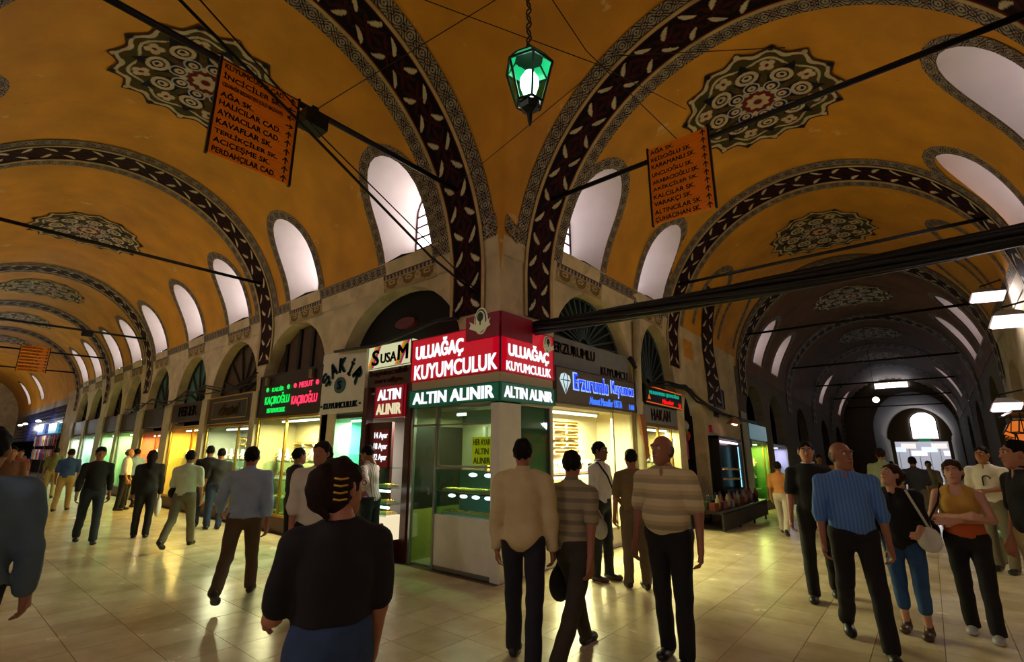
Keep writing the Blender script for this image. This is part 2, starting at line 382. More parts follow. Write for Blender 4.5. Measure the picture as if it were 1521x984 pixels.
# ------------------------------------------------------------------ clerestory windows (deep splayed white shafts)
PD = -0.50                                  # the pane stands this far behind the wall face
PW, PZ0, PZ1, PZT = 0.50, 5.36, 6.05, 6.55
def outline(n=12):
    o, p = [], []
    for k in range(4):
        t = k / 4; o.append((-W_HALF, TH_SILL + (TH_A - TH_SILL) * t)); p.append((-PW, PZ0 + (PZ1 - PZ0) * t))
    for k in range(n + 1):
        a = PI * (1 - k / n); o.append((W_HALF * math.cos(a), TH_A + (TH_TOP - TH_A) * math.sin(a))); p.append((PW * math.cos(a), PZ1 + (PZT - PZ1) * math.sin(a)))
    for k in range(3, -1, -1):
        t = k / 4; o.append((W_HALF, TH_SILL + (TH_A - TH_SILL) * t)); p.append((PW, PZ0 + (PZ1 - PZ0) * t))
    return o, p
def opn(s, th, off=0.0): return (s, (A_ - off) * math.cos(th), ZC + (B_ - off) * math.sin(th))
o_, p_ = outline()
rv = MB(); n = len(o_)
L1 = [opn(*q) for q in o_]; L3 = [(s, A_ - PD, z) for s, z in p_]
L2 = [tuple(a[i] * 0.5 + b[i] * 0.5 + (0.06 if i == 2 else 0) for i in range(3)) for a, b in zip(L1, L3)]
rv.add(L1 + L2 + L3, [(r * n + i, r * n + i + 1, (r + 1) * n + i + 1, (r + 1) * n + i) for r in (0, 1) for i in range(n - 1)])
REVEAL = rv.mesh('reveal', M_REVEAL, smooth=True, recalc=False)
sl = MB(); a, b = L1[0], L1[-1]; c, d = L3[-1], L3[0]
sl.add([a, b, c, d, (a[0], a[1], a[2] - .05), (b[0], b[1], b[2] - .05), (c[0], c[1], c[2] - .05), (d[0], d[1], d[2] - .05)], [(0, 1, 2, 3), (7, 6, 5, 4), (0, 4, 5, 1), (1, 5, 6, 2), (2, 6, 7, 3), (3, 7, 4, 0)])
SILL = sl.mesh('sill', M_REVEAL)
yb = A_ - PD
def bar(mb, s0, z0, s1, z1, w=0.021):
    mb.tube([(s0, yb - .012, z0), (s1, yb - .012, z1)], w, 6)
fr = MB(); pts = [(s, yb - .012, z) for s, z in p_]; fr.tube(pts + [pts[0]], 0.024, 6)
bar(fr, 0, PZ0, 0, PZT)
for z in (PZ0 + .24, PZ0 + .47, PZ1): bar(fr, -PW, z, PW, z)
for a in (45, 135): bar(fr, 0, PZ1, PW * math.cos(math.radians(a)), PZ1 + (PZT - PZ1) * math.sin(math.radians(a)))
FRAME = fr.mesh('frame', M_MUNTIN)
P = lambda a, b, d: (a, yb + d, b)
def pane_mesh(poly, m=None): m_ = MB(); m_.prism(P, poly, 0.006, 0.02); return m_.mesh('pane', m or M_PANE)
zr = [PZ0, PZ0 + .24, PZ0 + .47, PZ1]
PANES = [pane_mesh([(a, z0), (a + PW, z0), (a + PW, z1), (a, z1)]) for a in (-PW, 0) for z0, z1 in zip(zr[:-1], zr[1:])]
arc = [(PW * math.cos(math.radians(t)), PZ1 + (PZT - PZ1) * math.sin(math.radians(t))) for t in range(0, 181, 15)]
for lo in (0, 3, 6, 9): PANES.append(pane_mesh([(0, PZ1)] + arc[lo:lo + 4]))
ONEPANE = pane_mesh([(-PW, PZ0), (PW, PZ0)] + arc)
PANES_R = []
for me_ in PANES + [ONEPANE]:
    m2_ = me_.copy(); m2_.materials[0] = M_PANE_R; PANES_R.append(m2_)
# painted borders -------------------------------------------------------------
def C(*rgb): return np.array(lin(rgb), np.float32)
def put(col, mask, c): col[mask] = c
def border_col(U, V):
    """small arabesque repeat; U in repeats, V across 0..1"""
    col = np.empty(U.shape + (3,), np.float32); col[:] = C(172, 162, 136)
    fu = U - np.floor(U); x = np.abs(fu - .5) * 2; y = np.abs(V - .5) * 2
    navy = C(40, 42, 62); red = C(150, 46, 36); mar = C(86, 14, 26)
    put(col, np.abs(x - y) < .10, navy)
    put(col, np.abs(np.hypot(x - 1, y) - .42) < .075, navy); put(col, np.abs(np.hypot(x, y - 1) - .42) < .075, navy)
    put(col, np.abs(np.hypot(x, y) - .40) < .075, navy)
    put(col, np.hypot(x - 1, y) < .12, navy); put(col, np.hypot(x, y - .95) < .12, navy)
    put(col, np.hypot(x, y) < .15, red)
    put(col, np.hypot(x - 1, y - 1) < .2, navy)
    put(col, y > .93, mar)
    return col
def paint_obj(name, pts, nu, nv, col, parent=None):
    """pts (nu*nv,3), col (nu*nv,3)"""
    i = np.arange(nu - 1)[:, None] * nv + np.arange(nv - 1)[None, :]
    f = np.stack([i, i + 1, i + nv + 1, i + nv], -1).reshape(-1, 4)
    me = rawmesh(name, pts, f, M_PAINT, True)
    ca = me.color_attributes.new('Col', 'FLOAT_COLOR', 'POINT')
    ca.data.foreach_set('color', np.concatenate([col, np.ones((len(col), 1), np.float32)], 1).astype(np.float32).ravel())
    return me
def path_strip(path, nrm, w0, w1, nu, nv, P3, rep, colf, v0=0.0, v1=1.0):
    """strip along a 2-D path (s, arc length) between normal offsets w0..w1"""
    seg = np.hypot(np.diff(path[:, 0]), np.diff(path[:, 1])); L = np.concatenate([[0], np.cumsum(seg)])
    t = np.linspace(0, L[-1], nu); ps = np.stack([np.interp(t, L, path[:, k]) for k in (0, 1)], 1); ns = np.stack([np.interp(t, L, nrm[:, k]) for k in (0, 1)], 1)
    V = np.linspace(0, 1, nv); q = ps[:, None, :] + ns[:, None, :] * (w0 + (w1 - w0) * V)[None, :, None]
    U, VV = np.meshgrid(t / rep, V, indexing='ij')
    return P3(q[..., 0].ravel(), q[..., 1].ravel()), colf(U, VV).reshape(-1, 3)
ARC = 3.17
def P3v(s, l, off=0.012):
    th = l / ARC; return np.stack([s, (A_ - off) * np.cos(th), ZC + (B_ - off) * np.sin(th)], 1)
op = np.array([(s, th * ARC) for s, th in o_]); nn = np.zeros_like(op); BW = 0.2
for k, (s, th) in enumerate(o_):
    if k < 4: nn[k] = (-1, 0)
    elif k >= len(o_) - 4: nn[k] = (1, 0)
    else: a = PI * (1 - (k - 4) / 12); nn[k] = (math.cos(a), math.sin(a))
pts, col = path_strip(op, nn, 0.0, BW, 330, 25, P3v, 0.2, border_col)
WBORDER = paint_obj('painted_border', pts, 330, 25, col)
def make_window(st, u, side, idx, fine, label):
    e = thing('window_%d' % idx, label, None, st.W(u, 0, 0), st.rot + (0 if side > 0 else PI), kind='structure'); follow(e, st, u, side)
    def ch(me, nm): o = bpy.data.objects.new(nm, me); COL.objects.link(o); o.parent = e; return o
    ch(REVEAL, 'reveal'); ch(SILL, 'sill'); ch(WBORDER, 'painted_border'); f_ = ch(FRAME, 'frame')
    if fine:
        for pm in (PANES_R[:-1] if st is SR else PANES): ch(pm, 'pane')
    else: ch(PANES_R[-1] if st is SR else ONEPANE, 'pane')
    return e
wi = 1
ordn = ['first', 'second', 'third', 'fourth', 'fifth', 'sixth', 'seventh', 'eighth', 'ninth', 'tenth', 'eleventh', 'twelfth']
for k, u in enumerate(WIN_L): make_window(SL, u, 1, wi, k < 3, '%s arched clerestory window from the crossing, above the jewellers\' shops' % ordn[k]); wi += 1
for k, u in enumerate([-9.2, -13.6, -16.75, -20.1, -29.4, -32.2]): make_window(SL, u, -1, wi, False, '%s clerestory window on the near side of the jewellers\' street' % ordn[k]); wi += 1
for k, u in enumerate(WIN_R): make_window(SR, u, 1, wi, k < 2, '%s clerestory window of the darker street, above the blue-lettered sign wall' % ordn[k]); wi += 1
for k, u in enumerate(WIN_RR): make_window(SR, u, -1, wi, k < 2, '%s long white clerestory window on the outer side of the darker street' % ordn[k]); wi += 1

for st_, a_, b_, w_ in REAR:
    for sd_ in (1, -1):
        for u in w_: make_window(st_, u, sd_, wi, False, 'clerestory window %d behind the viewer' % wi); wi += 1

# horizontal painted border at the sill line between windows -------------------------------------------------
def hborder(st, a, b, side, parent):
    def P3(s, l):
        th = l / ARC; z = ZC + (B_ - .012) * np.sin(th); y = side * (A_ - .012) * np.cos(th)
        return np.array([st.W(float(s_), float(y_), float(z_)) for s_, y_, z_ in zip(s, y, z)])
    p = np.array([(a, math.radians(9.6) * ARC), (b, math.radians(9.6) * ARC)]); nr = np.array([(0, 1), (0, 1)])
    L = abs(b - a); nu = max(6, int(L / 0.014)); pts, col = path_strip(p, nr, 0, BW, nu, 19, P3, 0.2, border_col)
    o = bpy.data.objects.new('painted_border', paint_obj('painted_border', pts, nu, 19, col)); link(o, parent)
BANDS_L = [-5.06, -11.95, -21.5, -27.6, -34.1]; BANDS_R = [5.9, 11.2, 17.0, 24.0, 30.0, 36.0, 41.5]
def hruns(lo, hi, wins, bands):
    stops = sorted([(w - W_HALF, w + W_HALF) for w in wins] + [(b - .39, b + .39) for b in bands]); cur = lo; out = []
    for a, b in stops:
        if a > cur + .02 and a <= hi: out.append((cur, min(a, hi)))
        cur = max(cur, b)
    if cur < hi: out.append((cur, hi))
    return out
for a, b in hruns(-34.0, -5.4, WIN_L, BANDS_L): hborder(SL, a, b, 1, cL)
for a, b in hruns(6.3, 11.0, WIN_R, BANDS_R): hborder(SR, a, b, 1, cR)
for a, b in hruns(6.3, 23.0, WIN_RR, BANDS_R): hborder(SR, a, b, -1, cR2)

# transverse arch bands ---------------------------------------------------------------------------------------
def band_col(U, V):
    """dark ground, maroon petals, white leaves in alternating chevrons; U in repeats of .72, V 0..1 across .60"""
    col = np.empty(U.shape + (3,), np.float32); col[:] = C(14, 9, 14)
    p, w = 0.72, 0.60
    u = (U - np.floor(U)) * p; v = V * w
    mar = C(62, 14, 20); whi = C(222, 212, 176)
    def ell(cu, cv, ang, a, b, c_, bulge=0.0):
        for sh in (-p, 0, p):
            du = u - cu - sh; dv = v - cv; x = du * math.cos(ang) + dv * math.sin(ang); y = -du * math.sin(ang) + dv * math.cos(ang)
            y = y + bulge * (x / a) ** 2; m_ = (x / a) ** 2 + (y / b) ** 2 * (1 + 1.2 * np.maximum(0, x / a)) < 1; put(col, m_, c_)
    for k in range(4):
        for cu, cv in ((p * .25, w * .5), (p * .75, w * .5)):
            a = math.radians(45 + 90 * k); ell(cu + .13 * math.cos(a), cv + .13 * math.sin(a), a, .12, .035, mar)
    ell(p * .0, w * .5, 0, .1, .03, mar); ell(p * .5, w * .5, 0, .1, .03, mar)
    q = math.radians(38)
    ell(.20, w * .24, q, .135, .034, whi, .02); ell(.16, w * .77, -q - .25, .112, .040, whi, -.02)
    ell(.56, w * .24, -q - .25, .112, .040, whi, -.02); ell(.52, w * .77, q, .135, .034, whi, .02)
    e = np.minimum(v, w - v); put(col, e < .016, C(96, 16, 26))
    return col
def cream_col(U, V):
    col = np.empty(U.shape + (3,), np.float32); col[:] = C(206, 184, 132); put(col, (V < .12) | (V > .88), C(96, 30, 26)); return col
def ring3(off, w0, w1, zfoot, nu, nv, rep, colf):
    ztop = ZC; Ls = ztop - zfoot; La = PI * ARC; L = 2 * Ls + La; t = np.linspace(0, L, nu)
    y = np.where(t < Ls, A_ - off, np.where(t > Ls + La, -(A_ - off), 0.0)); z = np.where(t < Ls, zfoot + t, np.where(t > Ls + La, zfoot + (L - t), 0.0))
    th = (t - Ls) / ARC; ma = (t >= Ls) & (t <= Ls + La); y[ma] = ((A_ - off) * np.cos(th))[ma]; z[ma] = (ZC + (B_ - off) * np.sin(th))[ma]
    V = np.linspace(0, 1, nv); S = w0 + (w1 - w0) * V
    P_ = np.stack([np.broadcast_to(S[None, :], (nu, nv)), np.broadcast_to(y[:, None], (nu, nv)), np.broadcast_to(z[:, None], (nu, nv))], -1).reshape(-1, 3)
    U, VV = np.meshgrid(t / rep, V, indexing='ij'); return P_, colf(U, VV).reshape(-1, 3)
def ring_mesh(name, *a):
    p_, c_ = ring3(*a); return paint_obj(name, p_, a[4], a[5], c_)
BAND_DARK = ring_mesh('leaf_band', 0.022, -.30, .30, 3.62, 640, 40, 0.72, band_col)
BAND_C1 = ring_mesh('cream_fillet', 0.030, -.37, -.30, 3.62, 200, 9, 0.3, cream_col)
BAND_C2 = ring_mesh('cream_fillet', 0.030, .30, .37, 3.62, 200, 9, 0.3, cream_col)
BAND_B1 = ring_mesh('painted_border', 0.016, -.62, -.37, 4.72, 900, 25, 0.25, border_col)
BAND_B2 = ring_mesh('painted_border', 0.016, .37, .62, 4.72, 900, 25, 0.25, border_col)
def make_band(st, u, idx, label):
    e = thing('trim_%d' % idx, label, None, st.W(u, 0, 0), st.rot, kind='structure'); follow(e, st, u)
    for me, nm in ((BAND_DARK, 'leaf_band'), (BAND_C1, 'cream_fillet'), (BAND_C2, 'cream_fillet'), (BAND_B1, 'painted_border'), (BAND_B2, 'painted_border')):
        o = bpy.data.objects.new(nm, me); COL.objects.link(o); o.parent = e
ti = 1
for k, u in enumerate(BANDS_L): make_band(SL, u, ti, '%s painted arch band from the crossing, across the jewellers\' street' % ordn[k]); ti += 1
for k, u in enumerate(BANDS_R): make_band(SR, u, ti, '%s painted arch band from the crossing, across the darker street' % ordn[k]); ti += 1

# medallions ---------------------------------------------------------------------------------------------------
def medallion_mesh():
    NP, NR = 384, 90; ph = np.linspace(0, 2 * PI, NP); rr = np.linspace(0, 1, NR) ** .8
    tri = np.abs(((ph * 16 / (2 * PI)) % 1.0) - .5) * 2; rb = 0.885 + 0.115 * tri ** 1.6
    PH, RR = np.meshgrid(ph, rr, indexing='ij'); R = RR * rb[:, None]
    col = np.empty(R.shape + (3,), np.float32); col[:] = C(84, 66, 30)
    cre = C(214, 200, 160); nav = C(22, 24, 46); mar = C(120, 26, 30); oli = C(70, 74, 34); wht = C(196, 200, 210); brn = C(110, 74, 34)
    s8 = 2 * PI / 8; a = (PH + s8 / 2) % s8 - s8 / 2; x = R * np.cos(a); y = R * np.sin(a)
    b = PH % s8 - s8 / 2; bx = R * np.cos(b); by = R * np.sin(b)
    s16 = 2 * PI / 16; c16 = (PH + s16 / 2) % s16 - s16 / 2; cx = R * np.cos(c16); cy = R * np.sin(c16)
    def E(X, Y, x0, y0, ax, ay): return ((X - x0) / ax) ** 2 + ((Y - y0) / ay) ** 2
    # outer olive leaves and cream scrolls
    d16 = PH % s16 - s16 / 2; dx, dy = R * np.cos(d16), R * np.sin(d16)
    put(col, E(dx, dy, .78, 0, .075, .125) < 1, oli)
    put(col, np.abs(R - (.865 + .035 * np.cos(PH * 16))) < .016 + .012 * np.abs(np.sin(PH * 8)), cre)
    put(col, (R > .7) & (np.abs(R - (.735 + .05 * np.cos(PH * 8 + PI))) < .018), cre)
    put(col, (E(cx, cy, .94, 0, .05, .035) < 1), cre)
    od = (np.floor((PH + s16 / 2) / s16) % 2) == 1
    put(col, (E(cx, cy, .95, 0, .05, .05) < 1) & od, nav)
    # cross flowers between petals
    for q in range(4):
        an = math.radians(45 + 90 * q); put(col, E(bx, by, .66 + .055 * math.cos(an), .055 * math.sin(an), .045, .045) < 1, cre)
    put(col, E(bx, by, .66, 0, .03, .022) < 1, mar)
    put(col, E(bx, by, .47, 0, .09, .03) < 1, oli); put(col, (np.abs(np.abs(by) - (.36 - bx) * -.35) < .01) & (bx > .38) & (bx < .6), brn)
    # eight petals
    put(col, (np.abs(y) < .165 - .55 * np.abs(x - .48)) & (x > .3), nav)
    put(col, (E(x, y, .50, 0, .145, .145) < 1), nav)
    put(col, (E(x, y, .51, 0, .118, .135) < 1), cre); put(col, E(x, y, .51, 0, .075, .085) < 1, nav); put(col, E(x, y, .51, 0, .055, .062) < 1, cre); put(col, E(x, y, .52, 0, .022, .03) < 1, nav)
    # inner roundels
    put(col, E(x, y, .30, 0, .1, .1) < 1, nav); put(col, np.abs(np.sqrt(E(x, y, .30, 0, 1, 1)) - .088) < .01, wht); put(col, E(x, y, .29, 0, .052, .05) < 1, cre); put(col, E(x, y, .29, 0, .018, .018) < 1, mar)
    put(col, E(bx, by, .235, 0, .045, .035) < 1, cre)
    put(col, R < .185 + .012 * np.cos(PH * 8), mar); put(col, R < .135 + .018 * np.cos(PH * 8), cre); put(col, R < .058, mar)
    put(col, (RR > .975), C(72, 44, 22))
    s = 1.34 * R * np.cos(PH); l = PI / 2 * ARC + 1.34 * R * np.sin(PH)
    th = l / ARC; off = .02
    pts = np.stack([s, (A_ - off) * np.cos(th), ZC + (B_ - off) * np.sin(th)], -1).reshape(-1, 3)
    return paint_obj('medallion', pts, NP, NR, col.reshape(-1, 3))
MEDAL = medallion_mesh()
for st, par, us in ((SL, cL, (-8.15, -16.7, -24.3, -30.8, -37.5)), (SR, cR, (8.2, 14.2, 20.6, 27.0, 33.0))):
    for k, u in enumerate(us):
        o = bpy.data.objects.new('medallion', MEDAL); o.location = st.W(u, 0, 0); o.rotation_euler = (0, 0, st.rot); follow(o, st, u); link(o, par)
        if k == 0: o['label'] = 'sixteen-pointed painted medallion with olive leaves and navy petals'

# blind painted teardrops beside the second bay of the darker street, and their yellow panels
def blind_tear(st, u, side, parent):
    e = bpy.data.objects.new('painted_border', WBORDER); e.location = st.W(u, 0, 0); e.rotation_euler = (0, 0, st.rot + (0 if side > 0 else PI)); follow(e, st, u, side); link(e, parent)
for u in (13.2, 15.2): blind_tear(SR, u, 1, cR); blind_tear(SR, u, -1, cR2)
# lunette of the side street on the near side of the jewellers' street: a border arc
for u in (-6.6,):
    blind_tear(SL, u, -1, cL2)
# V shaped border at the foot of the crossing's corner panel
def foot_v():
    for st, sgn in ((SL, -1), (SR, 1)):
        u0 = -4.4 if st is SL else 5.0
        def P3(s, l, st=st): return np.array([st.V(float(a), math.asin((float(b) - ZC) / B_), 1, .024) for a, b in zip(s, l)])
        u1 = u0 + sgn * 0.32 if st is SL else u0 + .32
        p = np.array([(u0, 4.84), (u1, 4.70)]); nr = np.array([(0, 1), (0, 1)])
        pts, col = path_strip(p, nr, 0, .22, 24, 13, P3, 0.22, border_col)
        link(bpy.data.objects.new('painted_border', paint_obj('painted_border', pts, 24, 13, col)), cG)
foot_v()
glass_mat('shelf_glass', (220, 242, 230))
# ------------------------------------------------------------------ shop walls with arches
ARCH_L = [(-6.85, 1.68, 3.1, 4.44), (-10.5, 1.42, 3.1, 4.42), (-13.65, 1.45, 2.95, 4.42), (-16.8, 1.27, 2.95, 4.42), (-20.0, 1.2, 2.95, 4.42), (-23.1, 1.1, 2.95, 4.42), (-25.8, 1.1, 2.95, 4.42), (-29.3, 1.2, 2.95, 4.42), (-32.2, 1.2, 2.95, 4.42)]
ARCH_R = [(7.66, 1.4, 3.1, 4.44), (10.37, .93, 3.0, 4.42), (12.4, .68, 2.45, 3.25), (18.4, 1.15, 3.0, 4.1), (21.5, 1.15, 3.0, 4.1), (26.5, 1.2, 3.0, 4.1), (33.0, 1.2, 3.0, 4.1), (38.5, 1.2, 3.0, 4.1)]
ZT = 4.49
def arch_z(a, u):
    uc, hw, zs, zt = a; t = min(1.0, abs(u - uc) / hw); return zs + (zt - zs) * math.sqrt(max(0.0, 1 - t * t))
def arch_wall(Fn, u0, u1, z0f, arches, name, m, label, depth=0.34):
    v, f = [], []
    xs = {round(u0, 4), round(u1, 4)}
    for a in arches:
        for k in range(21): xs.add(round(a[0] - a[1] * math.cos(PI * k / 20), 4))
    for z_ in z0f: xs.add(round(z_[0], 4)); xs.add(round(z_[1], 4))
    k0 = u0
    while k0 < u1: xs.add(round(k0, 4)); k0 += 2.0
    xs = sorted(x for x in xs if u0 <= x <= u1)
    def quad(*p): k = len(v); v.extend(p); f.append((k, k + 1, k + 2, k + 3))
    for a, b in zip(xs[:-1], xs[1:]):
        m_ = (a + b) / 2; ar = next((q for q in arches if abs(m_ - q[0]) < q[1]), None)
        lo = next((z for p, q, z in z0f if p < m_ < q), -1.6)
        if ar: la, lb = arch_z(ar, a), arch_z(ar, b)
        else: la = lb = lo
        quad(Fn(a, la, 0), Fn(b, lb, 0), Fn(b, ZT, 0), Fn(a, ZT, 0))
        if ar: quad(Fn(a, la, 0), Fn(a, la, -depth), Fn(b, lb, -depth), Fn(b, lb, 0))
        elif lo > 0: quad(Fn(a, la, 0), Fn(a, la, -depth), Fn(b, lb, -depth), Fn(b, lb, 0))
    for uc, hw, zs, zt in arches:
        for s in (-1, 1):
            u = uc + s * hw
            if any(p - .01 <= u <= q + .01 and z > 0 for p, q, z in z0f): continue
            quad(Fn(u, -1.6, 0), Fn(u, -1.6, -depth), Fn(u, zs, -depth), Fn(u, zs, 0))
    o = link(bpy.data.objects.new(name, rawmesh(name, v, f, m, False))); tag(o, label, kind='structure'); return o
wl = arch_wall(SL.F, -36.6, -4.4, [(-5.17, -4.4, 2.28), (-9.05, -8.53, 0.0)], ARCH_L, 'wall_left', M_PLASTER, 'stained cream plaster wall with shop arches along the jewellers\' street')
M_DPL = mat('dark_plaster', (96, 84, 66), .8, noise=.2)  # far walls, darker than the plaster near the crossing
wrf = arch_wall(SR.F, 16.3, 60, [], ARCH_R[3:], 'wall_right', M_DPL, 'dark far wall of the darker street, past the cloth strip')
wr = arch_wall(SR.F, 5.0, 16.3, [(5.0, 6.26, 2.28)], ARCH_R[:3], 'wall_right', M_PLASTER, 'stained plaster wall with arches along the darker street')
w2 = arch_wall(SL.G, -58, -4.4, [], [], 'wall_near', M_PLASTER, 'plain near wall of the jewellers\' street')
w3 = arch_wall(SR.G, 5.0, 17.5, [], [(15.5, .8, 3.0, 3.8)], 'wall_outer', M_PLASTER, 'plaster wall on the outer side of the darker street, near the lamps')
w4 = arch_wall(SR.G, 17.5, 60, [], [(20.0, 1.2, 3.0, 4.1), (26.5, 1.2, 3.0, 4.1), (33, 1.2, 3.0, 4.1)], 'wall_outer', M_DPL, 'dark far wall on the outer side of the darker street')
def plaster_strip(st, u0, u1, side, parent):
    v, f = [], []; n_ = max(1, int((u1 - u0) / 1.5)); th = [TH0 - .01, math.radians(7.3), math.radians(9.7)]
    for i in range(n_ + 1):
        for t in th: v.append(st.V(u0 + (u1 - u0) * i / n_, t, side, .007))
    for i in range(n_):
        for j in (0, 1): k = i * 3 + j; f.append((k, k + 3, k + 4, k + 1))
    link(bpy.data.objects.new('plaster_strip', rawmesh('plaster_strip', v, f, M_PLASTER, False)), parent)
for st_, us_, par_, sd_ in ((SL, WIN_L[:9], wl, 1), (SR, WIN_R[:2], wr, 1), (SR, WIN_RR[:2], w3, -1)):
    for u in us_:
        v_ = [st_.V(u + a_, math.radians(t_), sd_, .010) for a_ in (-W_HALF - BW, W_HALF + BW) for t_ in (9.5, 13.5)]
        link(bpy.data.objects.new('plaster_apron', rawmesh('plaster_apron', v_, [(0, 2, 3, 1)], M_PLASTER, False)), par_)
plaster_strip(SL, -36.6, -4.4, 1, wl); plaster_strip(SR, 5.0, 16.3, 1, wr); plaster_strip(SR, 5.0, 17.5, -1, w3)
# painted ornament under each window: dentils and scalloped arabesque
def orn_col(U, V):
    col = np.empty(U.shape + (3,), np.float32); col[:] = C(176, 158, 122)
    put(col, (V > .72) & (V < .94) & ((U * 14 % 1) < .55), C(60, 66, 104)); put(col, (V > .95) | ((V > .69) & (V < .72)), C(110, 60, 40))
    x = np.abs((U * 3) % 1 - .5) * 2; m_ = V < .66; sc = V - (.12 + .5 * x ** 2)
    put(col, m_ & (sc > 0), C(128, 104, 56)); put(col, m_ & (sc > 0) & (np.hypot((x - .1) * .5, V - .5) < .14), C(186, 170, 136)); put(col, m_ & (np.hypot((x - .1) * .5, V - .5) < .06), C(120, 40, 36))
    put(col, m_ & (np.abs(np.hypot((x - 1) * .6, V - .45) - .16) < .04), C(196, 180, 140))
    return col
def ornament(st, u, w, parent):
    nu, nv = 90, 26; s = np.linspace(u - w, u + w, nu); l = np.linspace(4.42, 4.74, nv); S, Lz = np.meshgrid(s, l, indexing='ij')
    U, V = np.meshgrid(np.linspace(0, 1, nu), np.linspace(0, 1, nv), indexing='ij')
    pts = [st.F(float(a), float(b), .02 + max(0, (b - 4.45)) * .12) for a, b in zip(S.ravel(), Lz.ravel())]
    link(bpy.data.objects.new('painted_frieze', paint_obj('painted_frieze', pts, nu, nv, orn_col(U, V).reshape(-1, 3))), parent)
for u in WIN_L[:9]: ornament(SL, u, .72, wl)
for u in WIN_R[:2]: ornament(SR, u, .75, wr)
# leaning leaf band of the side-street arch and its yellow panel
def lean_band():
    nu, nv = 140, 24; t = np.linspace(0, 1, nu); V = np.linspace(0, 1, nv); Tm, Vm = np.meshgrid(t, V, indexing='ij')
    Lb = 3.3; U = Tm * Lb / .72; col = band_col(U, Vm)
    pts = []
    for a, b in zip(Tm.ravel(), Vm.ravel()):
        z = 3.0 + 3.0 * a; u = 14.1 - .95 * a ** 2 + (b - .5) * (1.1 - .3 * a); th = max(0, math.asin(min(1, (z - ZC) / B_)) if z > ZC else 0)
        pts.append(SR.W(u, (A_ - .03) * math.cos(th), z))
    link(bpy.data.objects.new('leaf_band', paint_obj('leaf_band', pts, nu, nv, col.reshape(-1, 3))), wr)
lean_band()
yp = MB(); yp.fbox(SR.F, 12.05, 12.6, 4.0, 5.0, -.02, .02); yp.build('ochre_panel', M_OCHRE, wr)

# ------------------------------------------------------------------ lunettes over the shops
M_FAN = mat('dusty_iron_bar', (44, 40, 34), .6); M_FANT = mat('teal_iron_bar', (58, 84, 84), .5)
M_LGLASS = mat('dirty_dark_glass', (30, 34, 32), .25); M_TEAL = mat('teal_glass', (76, 130, 120), .3)
M_LBACK = mat('lunette_board', (82, 62, 40), .7, noise=.25)
def lunette(st, a, zb, nb, name, label, mback, mbar, d=-.3, hub=True):
    uc, hw, zs, zt = a; e = thing(name, label, 'lunette', st.F(uc, zb, d))
    poly = [(uc - hw, zb)] + [(uc - hw * math.cos(PI * k / 20), zs + (zt - zs) * math.sin(PI * k / 20)) for k in range(21)] + [(uc + hw, zb)]
    MB().prism(st.F, poly, d - .03, d).build('backing', mback, e)
    rim = MB(); rim.tube([st.F(p, q, d + .03) for p, q in poly] + [st.F(*poly[0], d + .03)], .03, 6); rim.build('rim', mbar, e)
    b = None
    for k in range(nb):
        an = PI * (k + .5) / nb if nb > 6 else PI * (k + .7) / (nb + .4)
        h0 = .16; u1 = uc + math.cos(an) * (hw - .02)
        # length to the rim
        t = 1.0
        for _ in range(60):
            u1 = uc + math.cos(an) * hw * 1.6 * t; z1 = zb + .05 + math.sin(an) * 1.9 * t
            if abs(u1 - uc) < hw and z1 < arch_z(a, u1): break
            t -= .016
        bb = MB(); bb.tube([st.F(uc + math.cos(an) * h0, zb + .05 + math.sin(an) * h0, d + .04), st.F(u1, z1, d + .04)], .02 if nb > 9 else .03, 5); bb.build('bar', mbar, e)
    if hub:
        hb = MB(); hb.tube([st.F(uc + .17 * math.cos(PI * k / 8), zb + .05 + .17 * math.sin(PI * k / 8), d + .04) for k in range(9)], .022, 5); hb.build('hub', mbar, e)
    return e
# first arch: boarded black with a small maroon plate; second: brown wooden panels
e = thing('lunette_board', 'black unlit arch filling above the brown doorway and the corner gold shop', 'lunette', SL.F(-6.85, 3.4, -.3))
poly = [(-6.85 - 1.68, 3.0)] + [(-6.85 - 1.68 * math.cos(PI * k / 20), 3.1 + 1.34 * math.sin(PI * k / 20)) for k in range(21)] + [(-6.85 + 1.68, 3.0)]
MB().prism(SL.F, poly, -.33, -.3).build('backing', M_DARK, e)
pl = MB(); pl.prism(SL.F, [(-6.88 + .22 * math.cos(t * PI / 8) * (1.3 if True else 1), 3.86 + .1 * math.sin(t * PI / 8)) for t in range(16)], -.3, -.22); pl.build('plate', mat('maroon_plate', (96, 22, 24), .5), e)
e = thing('lunette_filling', 'brown panelled arch filling above the green and red neon sign', 'lunette', SL.F(-10.5, 3.5, -.3))
a = ARCH_L[1]; poly = [(a[0] - a[1], 3.3)] + [(a[0] - a[1] * math.cos(PI * k / 20), a[2] + (a[3] - a[2]) * math.sin(PI * k / 20)) for k in range(3, 18)] + [(a[0] + a[1], 3.3)]
MB().prism(SL.F, poly, -.33, -.3).build('backing', M_LBACK, e)
for k in range(4):
    u = -11.4 + k * .6; mb = MB(); mb.fbox(SL.F, u - .06, u + .06, 3.3, arch_z(a, u) - .02, -.3, -.25); mb.build('mullion', M_BLACK, e)
LN = ['the slanting gold script fascia', 'the brown capital-lettered fascia', 'the shop with the orange interior', 'the shop past the third arch band', 'the second shop past the third arch band', 'the first shop past the fourth arch band', 'the last shop before the blue tiles']
for k, a in enumerate(ARCH_L[2:]):
    lunette(SL, a, 3.0 if k else 3.05, 6, 'lunette', 'fan-barred arch window above ' + LN[k], M_LBACK if k in (0, 3) else (M_TEAL if k in (1, 2) else M_LGLASS), M_FAN)
lunette(SR, ARCH_R[0], 3.45, 16, 'lunette', 'dark fan-barred arch window above the grey board with rusty capitals', M_DARK, M_FANT)
